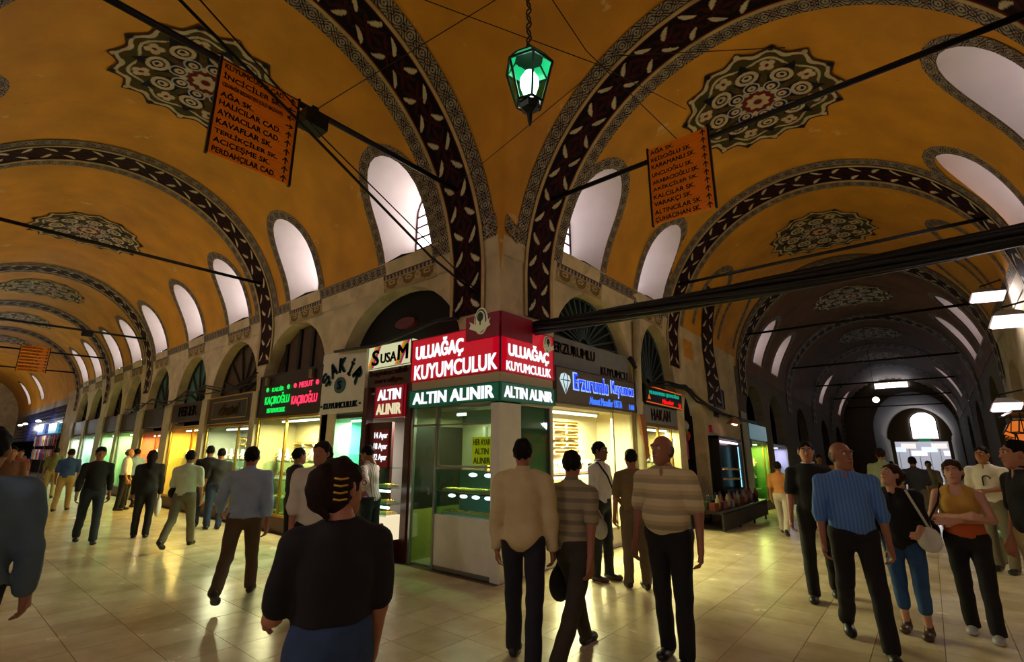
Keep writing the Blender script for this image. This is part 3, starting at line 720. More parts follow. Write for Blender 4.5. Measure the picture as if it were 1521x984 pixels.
lunette(SR, ARCH_R[1], 3.02, 13, 'lunette', 'narrow dark fan-barred arch window above the red light sign', M_DARK, M_FANT)

# ------------------------------------------------------------------ jewellery pieces for the windows
M_VELVET = mat('white_velvet', (236, 228, 214), .8); M_TRAY = mat('cream_tray', (228, 214, 176), .6)
def torus(mb, c, R_, r, axis='y', n=12, k=5, tilt=0.0):
    pts = []
    for i in range(n):
        a = 2 * PI * i / n; x, z = R_ * math.cos(a), R_ * math.sin(a)
        p = {'y': (x, z * math.sin(tilt), z * math.cos(tilt)), 'x': (0, x, z), 'z': (x, z, 0)}[axis]; pts.append((c[0] + p[0], c[1] + p[1], c[2] + p[2]))
    b0 = len(mb.v); mb.tube(pts + [pts[0]], r, k, cap=False)
def proto(name, cat):
    e = bpy.data.objects.new(name, None); e.empty_display_size = .05; COL.objects.link(e); e['category'] = cat; return e
PROTO = []
def mk_bust():
    e = proto('jewellery_bust', 'bust'); m_ = MB(); m_.lathe([(.1, 0), (.115, .04), (.105, .12), (.06, .19), (.042, .23), (.04, .28)], 12)
    m_.v = [(x, y * .55, z) for x, y, z in m_.v]; m_.build('bust', M_VELVET, e, True)
    g_ = MB(); torus(g_, (0, -.055, .14), .075, .01, 'y', 14, 5, .5); g_.build('necklace', M_GOLD, e, True); return e
def mk_pad():
    e = proto('necklace_pad', 'display pad'); m_ = MB(); m_.hexa([(-.11, -.02, 0), (.11, -.02, 0), (.11, .06, 0), (-.11, .06, 0), (-.11, .05, .2), (.11, .05, .2), (.11, .06, .2), (-.11, .06, .2)]); m_.build('pad', M_VELVET, e)
    for k in range(3):
        g_ = MB(); x0 = -.07 + .07 * k
        g_.tube([(x0 + .026 * math.cos(PI + PI * i / 8), -.02 + .35 * (.04 + .055 - .055 * math.sin(PI * i / 8)) - .012, .09 - .07 * math.sin(PI * i / 8) + .06) for i in range(9)], .007, 4); g_.build('chain', M_GOLD, e)
    return e
def mk_bar():
    e = proto('bangle_bar', 'bangle rack'); m_ = MB(); m_.tube([(-.2, 0, .05), (.2, 0, .05)], .012, 6); m_.box(-.2, -.185, -.02, .02, 0, .06); m_.box(.185, .2, -.02, .02, 0, .06); m_.build('bar', M_VELVET, e)
    g_ = MB()
    for k in range(10): torus(g_, (-.165 + .0365 * k, 0, .05), .034, .009, 'x', 10, 4)
    g_.build('bangles', M_GOLD, e, True)['kind'] = 'stuff'; return e
def mk_tray():
    e = proto('ring_tray', 'tray'); m_ = MB(); m_.box(-.14, .14, -.1, .1, 0, .015)
    for s in (-1, 1): m_.box(-.14, .14, s * .1 - .005, s * .1 + .005, 0, .03); m_.box(s * .14 - .005, s * .14 + .005, -.1, .1, 0, .03)
    m_.build('tray', M_TRAY, e); g_ = MB()
    for i in range(6):
        for j in range(4): torus(g_, (-.11 + .044 * i, -.07 + .046 * j, .03), .016, .006, 'y', 7, 4)
    g_.build('rings', M_GOLD, e, True)['kind'] = 'stuff'; return e
PB, PP, PR, PT = mk_bust(), mk_pad(), mk_bar(), mk_tray()
PROTO = [PB, PP, PR, PT]
def place(pr, st, u, z, d, label, group):
    c = copy_tree(pr, None, st.F(u, z, d), st.rot); c['label'] = label; c['group'] = group; return c
def row(pr, st, u0, u1, n, z, d, label, group):
    for k in range(n): place(pr, st, u0 + (u1 - u0) * (k + .5) / n, z, d, label if n == 1 else '%s, %s from left' % (label, ordn[k]), group)

# ------------------------------------------------------------------ shop interiors and fronts
GLASS = glass_mat('shop_glass'); GLASS_G = glass_mat('greenish_glass', (205, 235, 225))
M_ALU = mat('grey_aluminium', (150, 148, 140), .4, metal=.7); M_BRASS = mat('brass_trim', (190, 150, 60), .35, metal=.8)
M_WHITEB = mat('off_white_board', (228, 224, 206), .5, noise=.06); M_BROWN = mat('dark_red_wood', (70, 26, 18), .45, noise=.25)
M_DKWOOD = mat('dark_brown_fascia', (38, 26, 18), .5, noise=.2); M_BLKB = mat('black_fascia', (14, 13, 13), .35)
TUBE = glow('fluorescent_tube', (255, 250, 235), 6.0)
def room(st, u0, u1, z0, z1, depth, m, label, d0=-.05):
    mb = MB(); F_ = st.F; t = .03; db = -depth
    mb.fbox(F_, u0, u1, z0, z1, db - t, db); mb.fbox(F_, u0 - t, u0, z0, z1, db, d0); mb.fbox(F_, u1, u1 + t, z0, z1, db, d0)
    mb.fbox(F_, u0, u1, z1, z1 + t, db, d0); mb.fbox(F_, u0, u1, z0 - t, z0, db, d0)
    return tag(mb.build('wall_shop', m), label, kind='structure')
def lamp(st, u, z, d, ln, watt, color, label, wd=.12):
    e = thing('ceiling_lamp', label, 'lamp', st.F(u, z, d), st.rot)
    m_ = MB(); m_.tube([(-ln / 2, 0, 0), (ln / 2, 0, 0)], .018, 8); o = bpy.data.objects.new('tube', m_.mesh('tube', TUBE)); COL.objects.link(o); o.parent = e
    m_ = MB(); m_.box(-ln / 2 - .03, ln / 2 + .03, -.04, .04, .025, .05); o = bpy.data.objects.new('housing', m_.mesh('housing', M_WHITEB)); COL.objects.link(o); o.parent = e
    ld = bpy.data.lights.new('lamp_light', 'AREA'); ld.shape = 'RECTANGLE'; ld.size = ln; ld.size_y = wd; ld.energy = watt * SHOP_W; ld.color = lin(color)
    lo = bpy.data.objects.new('lamp_light', ld); COL.objects.link(lo); lo.parent = e; lo.location = (0, 0, -.03); return e
def front(st, u0, u1, z0, z1, splits, m, label, d=-.04, gm=None, name='shop_window', bar=.035):
    """glazed front: frame bars and one pane per division"""
    e = thing(name, label, 'shop window', st.F((u0 + u1) / 2, z0, d)); gm = gm or GLASS
    xs = [u0] + list(splits) + [u1]
    fr_ = MB()
    for x in xs: fr_.fbox(st.F, x - bar / 2, x + bar / 2, z0, z1, d - .02, d + .025)
    fr_.fbox(st.F, u0, u1, z1 - bar, z1, d - .02, d + .025); fr_.fbox(st.F, u0, u1, z0, z0 + bar, d - .02, d + .025); fr_.build('frame', m, e)
    for a, b in zip(xs[:-1], xs[1:]):
        p = MB(); p.fbox(st.F, a + bar / 2, b - bar / 2, z0 + bar, z1 - bar, d - .004, d + .002); p.build('pane', gm, e)
    return e
def shelf(st, u0, u1, z, d0, d1, label, m=None, t=.012):
    o = MB().fbox(st.F, u0, u1, z - t, z, d0, d1).build('glass_shelf', m or mat('shelf_glass', (190, 214, 200), .15)); return tag(o, label, 'shelf')
def board(st, u0, u1, z0, z1, d0, d1, m, name, label, cat='sign', frame=None, fw=.03):
    e = thing(name, label, cat, st.F((u0 + u1) / 2, z0, d0))
    MB().fbox(st.F, u0, u1, z0, z1, d0, d1).build('panel', m, e)
    if frame:
        f_ = MB()
        f_.fbox(st.F, u0, u1, z1 - fw, z1, d1, d1 + .012); f_.fbox(st.F, u0, u1, z0, z0 + fw, d1, d1 + .012); f_.fbox(st.F, u0, u0 + fw, z0 + fw, z1 - fw, d1, d1 + .012); f_.fbox(st.F, u1 - fw, u1, z0 + fw, z1 - fw, d1, d1 + .012)
        f_.build('frame', frame, e)
    return e
G_RED = glow('backlit_red', (176, 6, 28), 1.0); G_GREEN = glow('backlit_green', (0, 66, 44), 1.0); G_WHITE = glow('backlit_white_letter', (236, 240, 244), 1.25)
M_RED = mat('red_panel', (120, 10, 24), .4); M_CREAMS = mat('cream_sign_band', (190, 186, 150), .5)
# --- corner shop: red and green light boxes wrapped round the corner
for st, u0, u1, s1, s2, w1, w2, uo in ((SL, -6.3, -4.36, 'ULUAĞAÇ', 'KUYUMCULUK', 1.16, 1.78, 0), (SR, 4.96, 6.24, 'ULUAĞAÇ', 'KUYUMCULUK', 1.02, 1.06, 1)):
    side = 'left of the corner' if uo == 0 else 'on the street side turning the corner'
    e = board(st, u0, u1, 2.70, 3.40, -.1, .04, G_RED, 'light_box_sign', 'red jeweller light box with white capitals, ' + ('wide face over the glass counter' if uo == 0 else 'narrow face round the corner'), frame=mat('red_sign_edge', (120, 30, 36), .4), fw=.014)
    put_text(st, s1, (u0 + .66) if uo == 0 else (u0 + .66), 3.18 if uo == 0 else 3.04, .042, 1.08 if uo == 0 else .96, .33 if uo == 0 else .26, G_WHITE, e, bold=.055)
    put_text(st, s2, (u0 + u1) / 2 + .02, 2.85 if uo == 0 else 2.80, .042, w2 if uo == 0 else 1.06, .23 if uo == 0 else .13, G_WHITE, e, bold=.032)
    # raised maroon header behind the crest
    h0, h1 = ((-5.02, -4.36) if uo == 0 else (4.96, 5.66))
    MB().fbox(st.F, h0, h1, 3.2, 3.56, .041, .07).build('header', mat('dark_red_header', (104, 6, 20), .45, emit=(70, 0, 10), es=.5), e)
    e2 = board(st, u0, u1, 2.30, 2.56, -.1, .05, G_GREEN, 'light_box_sign', 'green ALTIN ALINIR light box, ' + ('wide face above the glass door' if uo == 0 else 'narrow face round the corner'), frame=mat('green_sign_edge', (40, 90, 70), .4), fw=.012)
    put_text(st, 'ALTIN ALINIR', (u0 + u1) / 2, 2.43, .052, 1.72 if uo == 0 else 1.12, .17 if uo == 0 else .15, G_WHITE, e2, bold=.05)
    tag(MB().fbox(st.F, u0 + .01, u1 - .01, 2.56, 2.70, -.1, .02).build('sign_band', M_CREAMS), 'plain cream strip between the red and green light boxes, ' + ('wide face' if uo == 0 else 'narrow face'), 'sign')
    # crest: oval with tree and ribbon
    cu, cz, k = ((-4.70, 3.46, 1.05) if uo == 0 else (6.02, 3.24, .72))
    cr = thing('crest', 'oval tree crest with cream ribbon, ' + ('standing above the wide red sign' if uo == 0 else 'on the narrow red sign'), 'emblem', st.F(cu, cz, .07)); d = .072
    def el(rx, rz, nm, m_, d0, d1, cz2=0.0): MB().prism(st.F, [(cu + rx * k * math.cos(t * PI / 12), cz + (cz2 + rz * math.sin(t * PI / 12)) * k) for t in range(24)], d0, d1).build(nm, m_, cr)
    el(.125, .19, 'rim', mat('crest_cream', (196, 190, 150), .5, emit=(150, 146, 110), es=.35), d, d + .015); el(.105, .168, 'field', mat('crest_green', (24, 62, 40), .5), d + .015, d + .02); el(.088, .145, 'inner_field', mat('crest_cream'), d + .02, d + .025)
    t_ = MB(); t_.prism(st.F, [(cu + .055 * k * math.cos(q), cz + (.055 + .068 * math.sin(q)) * k) for q in [i * PI / 12 for i in range(24)]], d + .025, d + .032); t_.fbox(st.F, cu - .01 * k, cu + .01 * k, cz - .06 * k, cz + .02 * k, d + .025, d + .03); t_.build('tree', mat('crest_tree', (14, 50, 30), .5), cr)
    rb = [(-.2, .03), (-.1, -.02), (0, -.06), (.1, -.02), (.2, .03), (.17, -.02), (.2, -.07), (.1, -.11), (0, -.15), (-.1, -.11), (-.2, -.07), (-.17, -.02)]
    MB().prism(st.F, [(cu + x * k, cz + (z - .02) * k) for x, z in rb], d + .033, d + .038).build('ribbon', mat('crest_cream'), cr)
# fabric underneath: glass corner shop
room(SL, -6.28, -4.5, 0.02, 2.28, 1.15, mat('shop_beige_wall', (150, 140, 110), .6), 'beige inner walls of the corner gold shop')
tag(MB().box(-4.56, -4.4, 5.0, 5.16, 0, 2.3).build('corner_post', M_WHITEB), 'white square post at the corner of the gold shop', 'post')
tag(MB().fbox(SR.F, 5.16, 5.46, 0, 2.3, -.1, 0).build('corner_pier', M_WHITEB), 'white panel beside the corner post on the side street', 'panel')
front(SR, 5.46, 6.2, 0.72, 2.3, [], M_ALU, 'narrow side window of the corner gold shop', gm=GLASS_G)
tag(MB().fbox(SR.F, 5.46, 6.22, 0, .72, -.1, 0).build('window_plinth', M_WHITEB), 'white plinth below the corner shop side window', 'plinth')
e = thing('shop_counter', 'white panelled counter at the street corner under the lit glass case', 'counter', SL.F(-5.1, 0, 0))
MB().fbox(SL.F, -5.66, -4.56, .06, .74, -.5, -.01).build('body', M_WHITEB, e); MB().fbox(SL.F, -5.66, -4.56, 0, .06, -.48, -.03).build('kick', M_ALU, e)
e = thing('glass_case', 'two-tier lit glass jewellery case on the white corner counter', 'display case', SL.F(-5.1, .74, 0))
p = MB(); p.fbox(SL.F, -5.66, -4.56, .74, 1.36, -.025, -.018); p.build('pane', GLASS_G, e)
p = MB(); p.fbox(SL.F, -5.665, -5.655, .74, 1.36, -.5, -.02); p.build('pane', GLASS_G, e)
p = MB(); p.fbox(SL.F, -5.66, -4.56, 1.36, 1.372, -.5, -.02); p.build('top', mat('shelf_glass', (190, 214, 200), .15), e)
p = MB(); p.fbox(SL.F, -5.66, -4.56, 1.04, 1.055, -.48, -.03); p.build('shelf', mat('brown_shelf_edge', (96, 50, 30), .4), e)
p = MB(); p.fbox(SL.F, -5.66, -4.56, .74, 1.36, -.52, -.5); p.build('back', mat('case_back', (120, 170, 150), .4), e)
row(PT, SL, -5.62, -4.6, 4, .745, -.22, 'ring tray on the bottom of the corner glass case', 'trays in the corner case'); row(PT, SL, -5.62, -4.6, 4, 1.058, -.22, 'ring tray on the middle shelf of the corner glass case', 'trays on the corner case shelf')
for k in range(4):
    for z in ((1.0, 1.33) if k > 1 else (1.0,)): pass
GLB = glow('case_lamp', (235, 238, 255), 5.0)
for k in range(4):
    tag(MB().ball(SL.F(-5.42 + .24 * k, 1.0, -.12), .05, 8, (1.5, .6, .5)).build('case_lamp', GLB, None, True), 'small white lamp under the middle shelf, %s from the glass door' % ordn[k], 'lamp')
for k in range(2):
    tag(MB().ball(SL.F(-5.0 + .3 * k, 1.3, -.12), .055, 8, (1.5, .6, .5)).build('case_lamp', GLB, None, True), 'small white lamp under the case top, %s from the glass door' % ordn[k], 'lamp')
e = front(SL, -5.66, -4.56, 1.4, 2.28, [], M_ALU, 'upper pane of the corner gold shop front', gm=GLASS_G, bar=.025)
MB().fbox(SL.F, -5.66, -4.56, 2.0, 2.02, -.06, -.03).build('transom', M_ALU, e)
e = thing('glass_door', 'clear glass door with steel frame beside the white corner counter', 'door', SL.F(-5.95, 0, 0))
d_ = MB(); d_.fbox(SL.F, -6.24, -6.2, 0, 2.28, -.05, 0); d_.fbox(SL.F, -5.7, -5.66, 0, 2.28, -.05, 0); d_.fbox(SL.F, -6.24, -5.66, 2.0, 2.03, -.05, 0); d_.build('frame', M_ALU, e)
MB().fbox(SL.F, -6.2, -5.7, .02, 2.0, -.03, -.022).build('pane', GLASS_G, e); MB().fbox(SL.F, -6.2, -5.7, 2.03, 2.28, -.03, -.022).build('transom_pane', GLASS_G, e)
h_ = MB(); h_.tube([SL.F(-5.76, 1.0, .03), SL.F(-5.76, 1.1, .03)], .012, 6); h_.build('handle', M_ALU, e)
tag(MB().fbox(SL.F, -6.26, -6.23, 0.02, .75, -1.1, -.08).build('kick_board', mat('yellow_green_panel', (150, 140, 60), .5)), 'yellow-green board seen low behind the corner shop door', 'board')
tag(MB().fbox(SL.F, -6.26, -6.23, .75, 2.02, -1.1, -.08).build('dark_interior_sheet', mat('unlit_interior', (36, 28, 20), .4)), 'dark sheet standing in for the unlit interior behind the corner shop door', 'screen')  # dark colour stands in for the shade inside the shop
e = board(SL, -4.98, -4.6, 1.44, 1.82, -.1, -.07, glow('yellow_card', (206, 170, 10), .75), 'yellow_notice', 'yellow HER AYAR ALTIN ALINIR notice behind the corner glass')
for k, w in enumerate(('HER AYAR', 'ALTIN', 'ALINIR')): put_text(SL, w, -4.79, 1.75 - .125 * k, -.066, .32 if k != 1 else .26, .08, M_BLKB, e, bold=.03, ext=.002)
lamp(SL, -5.4, 2.2, -.6, .9, 16, (255, 236, 190), 'warm ceiling tube inside the corner gold shop')
tag(MB().fbox(SL.F, -5.5, -4.95, 2.02, 2.24, -.5, -.46).build('inner_board', M_WHITEB), 'white board hung inside the corner shop near the ceiling', 'board')
for k in range(4):
    b_ = MB(); b_.ball(SL.F(-5.38 + .05 * (k % 2), 1.75 - .12 * k, -.8), .022, 6); tag(b_.build('spot_bulb', glow('orange_bulb', (255, 170, 70), 6), None, True), '%s small orange bulb from the top, deep in the corner shop' % ordn[k], 'bulb')
tag(MB().fbox(SL.F, -5.5, -5.44, .75, 2.0, -.9, -.84).build('inner_mullion', M_ALU), 'steel upright inside the corner shop, beside the orange bulbs', 'post')
tag(MB().fbox(SL.F, -5.2, -5.1, .75, 2.0, -.9, -.84).build('inner_mullion', mat('dark_upright', (50, 40, 30), .5)), 'dark upright inside the corner shop, behind the yellow notice', 'post')
cl = MB(); cl.prism(SL.F, [(-4.72, 2.0), (-4.6, 2.0), (-4.56, 1.45), (-4.84, 1.45), (-4.78, 1.7)], -.6, -.48); tag(cl.build('hanging_cloth', mat('pink_cloth', (190, 140, 116), .8)), 'pale pink cloth hanging inside the corner shop', 'cloth')

# --- brown-fronted shop
e = board(SL, -7.6, -6.36, 3.04, 3.46, -.2, .0, glow('cream_light_box', (206, 206, 160), 1.0), 'light_box_sign', 'cream light box with slanted rainbow stripes', frame=M_ALU, fw=.012)
for (cu) in (-7.36, -6.56):
    for k, c_ in enumerate(((232, 120, 30), (120, 140, 30), (176, 20, 90))):
        x = cu - .14 + .06 * k; MB().prism(SL.F, [(x - .1, 3.06), (x - .04, 3.06), (x + .17, 3.45), (x + .11, 3.45)], .003, .007).build('stripe', glow('stripe_%d' % k, c_, .9), e)
M_SUS = mat('brown_letter', (72, 48, 22), .5)
for w, u, z, ww, hh in (('S', -7.36, 3.24, .19, .27), ('USA', -6.98, 3.21, .44, .17), ('M', -6.58, 3.26, .26, .25)): put_text(SL, w, u, z, .009, ww, hh, M_SUS, e, bold=.03)
e = board(SL, -7.6, -6.36, 2.72, 3.03, -.2, -.03, mat('brown_board', (70, 50, 28), .5, noise=.15), 'painted_board', 'brown board with dark red kuyumculuk sarrafiye script under the striped light box')
M_DRED = mat('dark_red_letter', (140, 24, 30), .5)
put_text(SL, 'kuyumculuk', -6.98, 2.95, -.027, 1.1, .14, M_DRED, e, bold=.02); put_text(SL, 'sarrafiye', -7.0, 2.81, -.027, .8, .12, M_DRED, e, bold=.02)
e = board(SL, -7.22, -6.42, 2.17, 2.70, -.1, .06, glow('backlit_small_red', (128, 8, 24), .9), 'light_box_sign', 'small square red ALTIN ALINIR light box beside the brown doorway', frame=M_RED, fw=.012)
put_text(SL, 'ALTIN', -6.82, 2.55, .062, .62, .17, G_WHITE, e, bold=.05); put_text(SL, 'ALINIR', -6.82, 2.31, .062, .66, .17, glow('cream_letter', (226, 214, 170), 1.0), e, bold=.05)
room(SL, -7.55, -6.36, .02, 2.6, 1.1, mat('shop_grey_wall', (150, 150, 142), .6), 'grey inner walls of the brown-fronted shop')
e = thing('door_leaf', 'open dark red wooden door leaf with a price list, under small red sign', 'door', SL.F(-7.1, 0, 0))
MB().fbox(SL.F, -7.5, -6.84, .02, 2.1, -.1, -.05).build('leaf', M_BROWN, e)
bd = MB(); bd.fbox(SL.F, -7.33, -6.9, 1.35, 1.98, -.05, -.035); o = bd.build('price_list', mat('red_price_board', (110, 14, 22), .4, emit=(70, 4, 10), es=.5), e)
for k, w in enumerate(('14 Ayar', '18 Ayar', '22 Ayar')): put_text(SL, w, -7.11, 1.87 - .18 * k, -.032, .37, .13, G_WHITE, e, bold=.016)
tag(MB().fbox(SL.F, -6.42, -6.28, 0, 2.7, -.12, .02).build('door_jamb', M_BROWN), 'dark red wooden post between the brown shop and corner shop', 'post')
tag(MB().fbox(SL.F, -7.62, -7.5, 0, 2.72, -.12, .02).build('door_jamb', M_BROWN), 'dark red wooden post between the brown shop and the white sign', 'post')
e = thing('glass_case', 'narrow lit glass showcase with ALTIN ALINIR lettering on brown base', 'display case', SL.F(-6.65, 0, .1))
MB().fbox(SL.F, -6.93, -6.42, 0, .32, -.05, .3).build('base', M_BROWN, e)
MB().fbox(SL.F, -6.93, -6.42, .32, .66, -.05, .28).build('lit_panel', glow('cream_lit_panel', (250, 232, 190), .95), e)
put_text(SL, 'ALTIN ALINIR', -6.675, .5, .286, .44, .13, mat('red_orange_letter', (200, 60, 30), .5), e, bold=.02)
for z in (.82, 1.06): MB().fbox(SL.F, -6.92, -6.43, z, z + .012, -.05, .27).build('shelf', mat('shelf_glass'), e)
MB().fbox(SL.F, -6.93, -6.42, .66, 1.36, .28, .286).build('pane', GLASS_G, e); MB().fbox(SL.F, -6.936, -6.93, .66, 1.36, -.05, .28).build('pane', GLASS_G, e); MB().fbox(SL.F, -6.93, -6.42, 1.36, 1.37, -.05, .286).build('top', mat('shelf_glass'), e)
for z in (.78, 1.02): tag(MB().tube([SL.F(-6.88, z, .2), SL.F(-6.47, z, .2)], .02, 6).build('case_lamp', TUBE), 'white tube under the %s shelf of the narrow showcase' % ('lower' if z < .9 else 'upper'), 'lamp')
row(PT, SL, -6.9, -6.44, 1, .665, .1, 'ring tray on the bottom of the narrow showcase', 'narrow showcase trays'); row(PT, SL, -6.9, -6.44, 1, .835, .1, 'ring tray on the lower shelf of the narrow showcase', 'narrow showcase trays'); row(PT, SL, -6.9, -6.44, 1, 1.075, .1, 'ring tray on the upper shelf of the narrow showcase', 'narrow showcase trays')
lamp(SL, -6.65, 2.2, -.3, .35, 12, (255, 235, 220), 'short ceiling tube just inside the brown-fronted shop')
front(SL, -6.84, -6.44, 1.2, 2.1, [-6.72], M_ALU, 'steel-framed inner door of the brown-fronted shop', d=-.5)
# --- white ŞAKİR shop
e = board(SL, -9.13, -7.62, 2.31, 3.5, -.1, .03, M_WHITEB, 'painted_sign', 'tall white sign with arched teal letters and round emblem')
M_TEALT = mat('teal_letter', (14, 84, 92), .4)
for k, ch in enumerate('ŞAKİR'):
    a_ = math.radians(150 - 30 * k); u = -8.37 + .62 * math.cos(a_); z = 2.72 + .50 * math.sin(a_)
    o = put_text(SL, ch, u, z, .034, .2 if ch != 'İ' else .08, .27 if ch not in 'Şİ' else .33, M_TEALT, e, bold=.05, ext=.02); o.matrix_basis = o.matrix_basis @ Matrix.Rotation(a_ - PI / 2, 4, 'Z')
MB().prism(SL.F, [(-8.42 + .19 * math.cos(t * PI / 12), 2.84 + .155 * math.sin(t * PI / 12)) for t in range(24)], .03, .05).build('emblem', M_TEALT, e)
put_text(SL, 'S', -8.42, 2.84, .052, .13, .16, mat('emblem_dark', (8, 40, 60), .4), e, bold=.03)
put_text(SL, '• KUYUMCULUK •', -8.37, 2.46, .034, 1.36, .11, M_TEALT, e, bold=.03, ext=.015)
room(SL, -8.8, -7.68, .15, 2.27, .9, mat('turquoise_wall', (150, 205, 186), .5), 'turquoise inner walls of the shop under the white sign')
front(SL, -8.82, -7.66, .1, 2.28, [], mat('dark_frame', (34, 26, 22), .4), 'dark-framed glass front under the white teal-lettered sign', gm=GLASS_G, bar=.07)
tag(MB().fbox(SL.F, -9.05, -8.84, 0, 2.31, -.2, .0).build('pilaster', M_WHITEB), 'white strip pilaster left of the turquoise shop front', 'pilaster')
lamp(SL, -8.2, 2.18, -.35, .8, 26, (226, 255, 240), 'white ceiling tube in the turquoise shop')
for z in (.75, 1.15, 1.55): shelf(SL, -8.78, -7.7, z, -.85, -.45, 'glass shelf at %s height in the turquoise shop' % {.75: 'knee', 1.15: 'waist', 1.55: 'eye'}[z])
row(PT, SL, -8.7, -7.8, 3, 1.15, -.6, 'ring tray on the waist-high shelf of the turquoise shop', 'turquoise shop trays'); row(PB, SL, -8.7, -7.8, 4, .75, -.6, 'white bust with necklace in the turquoise shop', 'turquoise shop busts')
# --- neon shop
e = board(SL, -11.95, -9.1, 2.37, 3.32, -.2, .02, M_BLKB, 'neon_fascia', 'black fascia with green and red neon names above busts window', frame=M_DKWOOD, fw=.05)
NG = glow('green_neon', (20, 190, 70), 1.6); NR_ = glow('red_neon', (240, 50, 80), 1.7)
put_text(SL, 'KADİR', -11.0, 2.98, .03, .55, .12, NG, e, bold=.01); put_text(SL, 'KAÇIROĞLU', -11.0, 2.74, .03, 1.15, .28, NG, e, bold=.015); put_text(SL, '1967 KUYUMCULUK', -11.0, 2.5, .03, .85, .1, NG, e, bold=.01)
put_text(SL, 'MESUT', -9.75, 2.98, .03, .55, .12, NR_, e, bold=.01); put_text(SL, 'KAÇIROĞLU', -9.78, 2.68, .03, 1.05, .28, NR_, e, bold=.015)
for u, m_ in ((-11.5, NG), (-10.5, NG), (-10.2, NR_), (-9.28, NR_)): MB().ball(SL.F(u, 2.98, .035), .055, 6, (1, .4, 1)).build('neon_dot', m_, e)
for u in (-11.5, -9.5): tag(MB().fbox(SL.F, u - .06, u + .06, 3.08, 3.26, .03, .09).build('junction_box', mat('aged_plastic', (120, 104, 70), .5)), 'small beige box on the neon fascia, ' + ('above the green name' if u < -11 else 'near the white sign'), 'box')
def jewel_shop(u0, u1, ztop, depth, wm, col, watt, desc, splits, fm=M_BRASS, plinth=.3, st=SL, busts=True, shelves=(.62, 1.0, 1.38), bars=2):
    room(st, u0 + .05, u1 - .05, plinth, ztop, depth, wm, 'bright inner walls of ' + desc)
    front(st, u0, u1, plinth, ztop, splits, fm, 'glazed front of ' + desc, bar=.05)
    tag(MB().fbox(st.F, u0, u1, -.4, plinth, -.3, -.02).build('shop_plinth', M_BROWN), 'dark red plinth below ' + desc, 'plinth')
    lamp(st, (u0 + u1) / 2, ztop - .1, -.3, min(1.6, u1 - u0 - .3), watt, col, 'ceiling tube inside ' + desc)
    n = max(3, int((u1 - u0) / .38))
    for k, z in enumerate(shelves): shelf(st, u0 + .08, u1 - .08, z, -depth + .05, -.22, '%s glass shelf from below in %s' % (ordn[k], desc))
    row(PT, st, u0 + .12, u1 - .12, n - 1, shelves[0], -.4, 'ring tray on the lowest shelf of ' + desc, 'trays in ' + desc)
    row(PT, st, u0 + .12, u1 - .12, n - 1, plinth, -.4, 'ring tray on the floor of ' + desc, 'floor trays in ' + desc)
    row(PP, st, u0 + .12, u1 - .12, n, shelves[1], -.45, 'necklace pad on the middle shelf of ' + desc, 'pads in ' + desc)
    row(PB if busts else PP, st, u0 + .12, u1 - .12, n, shelves[2], -.45, ('white bust on the top shelf of ' if busts else 'necklace pad on the top shelf of ') + desc, 'top shelf pieces in ' + desc)
    for k in range(bars):
        row(PR, st, u0 + .15, u1 - .15, max(2, int((u1 - u0) / .5)), 1.72 + .16 * k, -depth + .06, 'bangle rack, row %s, back wall of %s' % (('one', 'two', 'three', 'four')[k], desc), 'racks row %d in %s' % (k, desc))
WARM = (255, 220, 150); M_IVW = mat('ivory_shop_wall', (176, 166, 122), .6); M_GLW = mat('golden_shop_wall', (236, 190, 96), .6)
jewel_shop(-11.9, -9.1, 2.36, .9, M_IVW, (255, 232, 180), 75, 'the neon-sign shop', [-10.55], bars=1)
# fascias and shops further down
e = board(SL, -15.05, -12.25, 2.28, 3.02, -.2, .02, M_BLKB, 'gilt_fascia', 'black fascia with double gilt frame and slanting gold script', frame=M_BRASS, fw=.035)
f_ = MB()
for a, b, c, d in ((-14.75, -12.55, 2.86, 2.885), (-14.75, -12.55, 2.42, 2.445), (-14.75, -14.725, 2.42, 2.885), (-12.575, -12.55, 2.42, 2.885)): f_.fbox(SL.F, a, b, c, d, .02, .03)
f_.build('inner_frame', M_BRASS, e); put_text(SL, 'slantel', -13.65, 2.65, .03, 1.3, .3, mat('old_gold_letter', (150, 110, 50), .4), e, bold=.01, shear=.35)
jewel_shop(-15.05, -12.25, 2.26, .9, mat('blue_grey_wall', (170, 176, 160), .6), (255, 236, 190), 45, 'the gold-script shop', [-13.0], bars=2)
e = board(SL, -18.05, -15.55, 2.45, 3.0, -.2, .02, M_DKWOOD, 'gilt_fascia', 'dark brown fascia with dull capitals', frame=mat('thin_red_wood', (80, 44, 24), .5), fw=.03)
put_text(SL, 'FEKER', -16.7, 2.76, .03, 1.5, .28, mat('dull_brown_letter', (88, 62, 36), .5), e, bold=.02)
jewel_shop(-18.05, -15.55, 2.3, .9, M_GLW, (255, 205, 110), 65, 'the golden shop', [-16.2], bars=3)
e = board(SL, -21.1, -18.9, 2.35, 3.0, -.2, .02, M_DKWOOD, 'gilt_fascia', 'brown fascia above the shop with the orange interior', frame=M_BLKB, fw=.03)
jewel_shop(-21.1, -18.9, 2.2, .9, mat('orange_shop_wall', (222, 110, 50), .6), (255, 226, 170), 42, 'the orange-walled shop', [-19.5], bars=1)
GN = [('the first green-lit shop', mat('pale_green_wall', (190, 214, 160), .6), (236, 255, 200)), ('the second green-lit shop', mat('pale_green_wall'), (220, 255, 220)), ('the white shop', mat('white_shop_wall', (225, 230, 220), .6), (230, 255, 245)), ('the ivory shop', mat('white_shop_wall'), (255, 250, 235))]
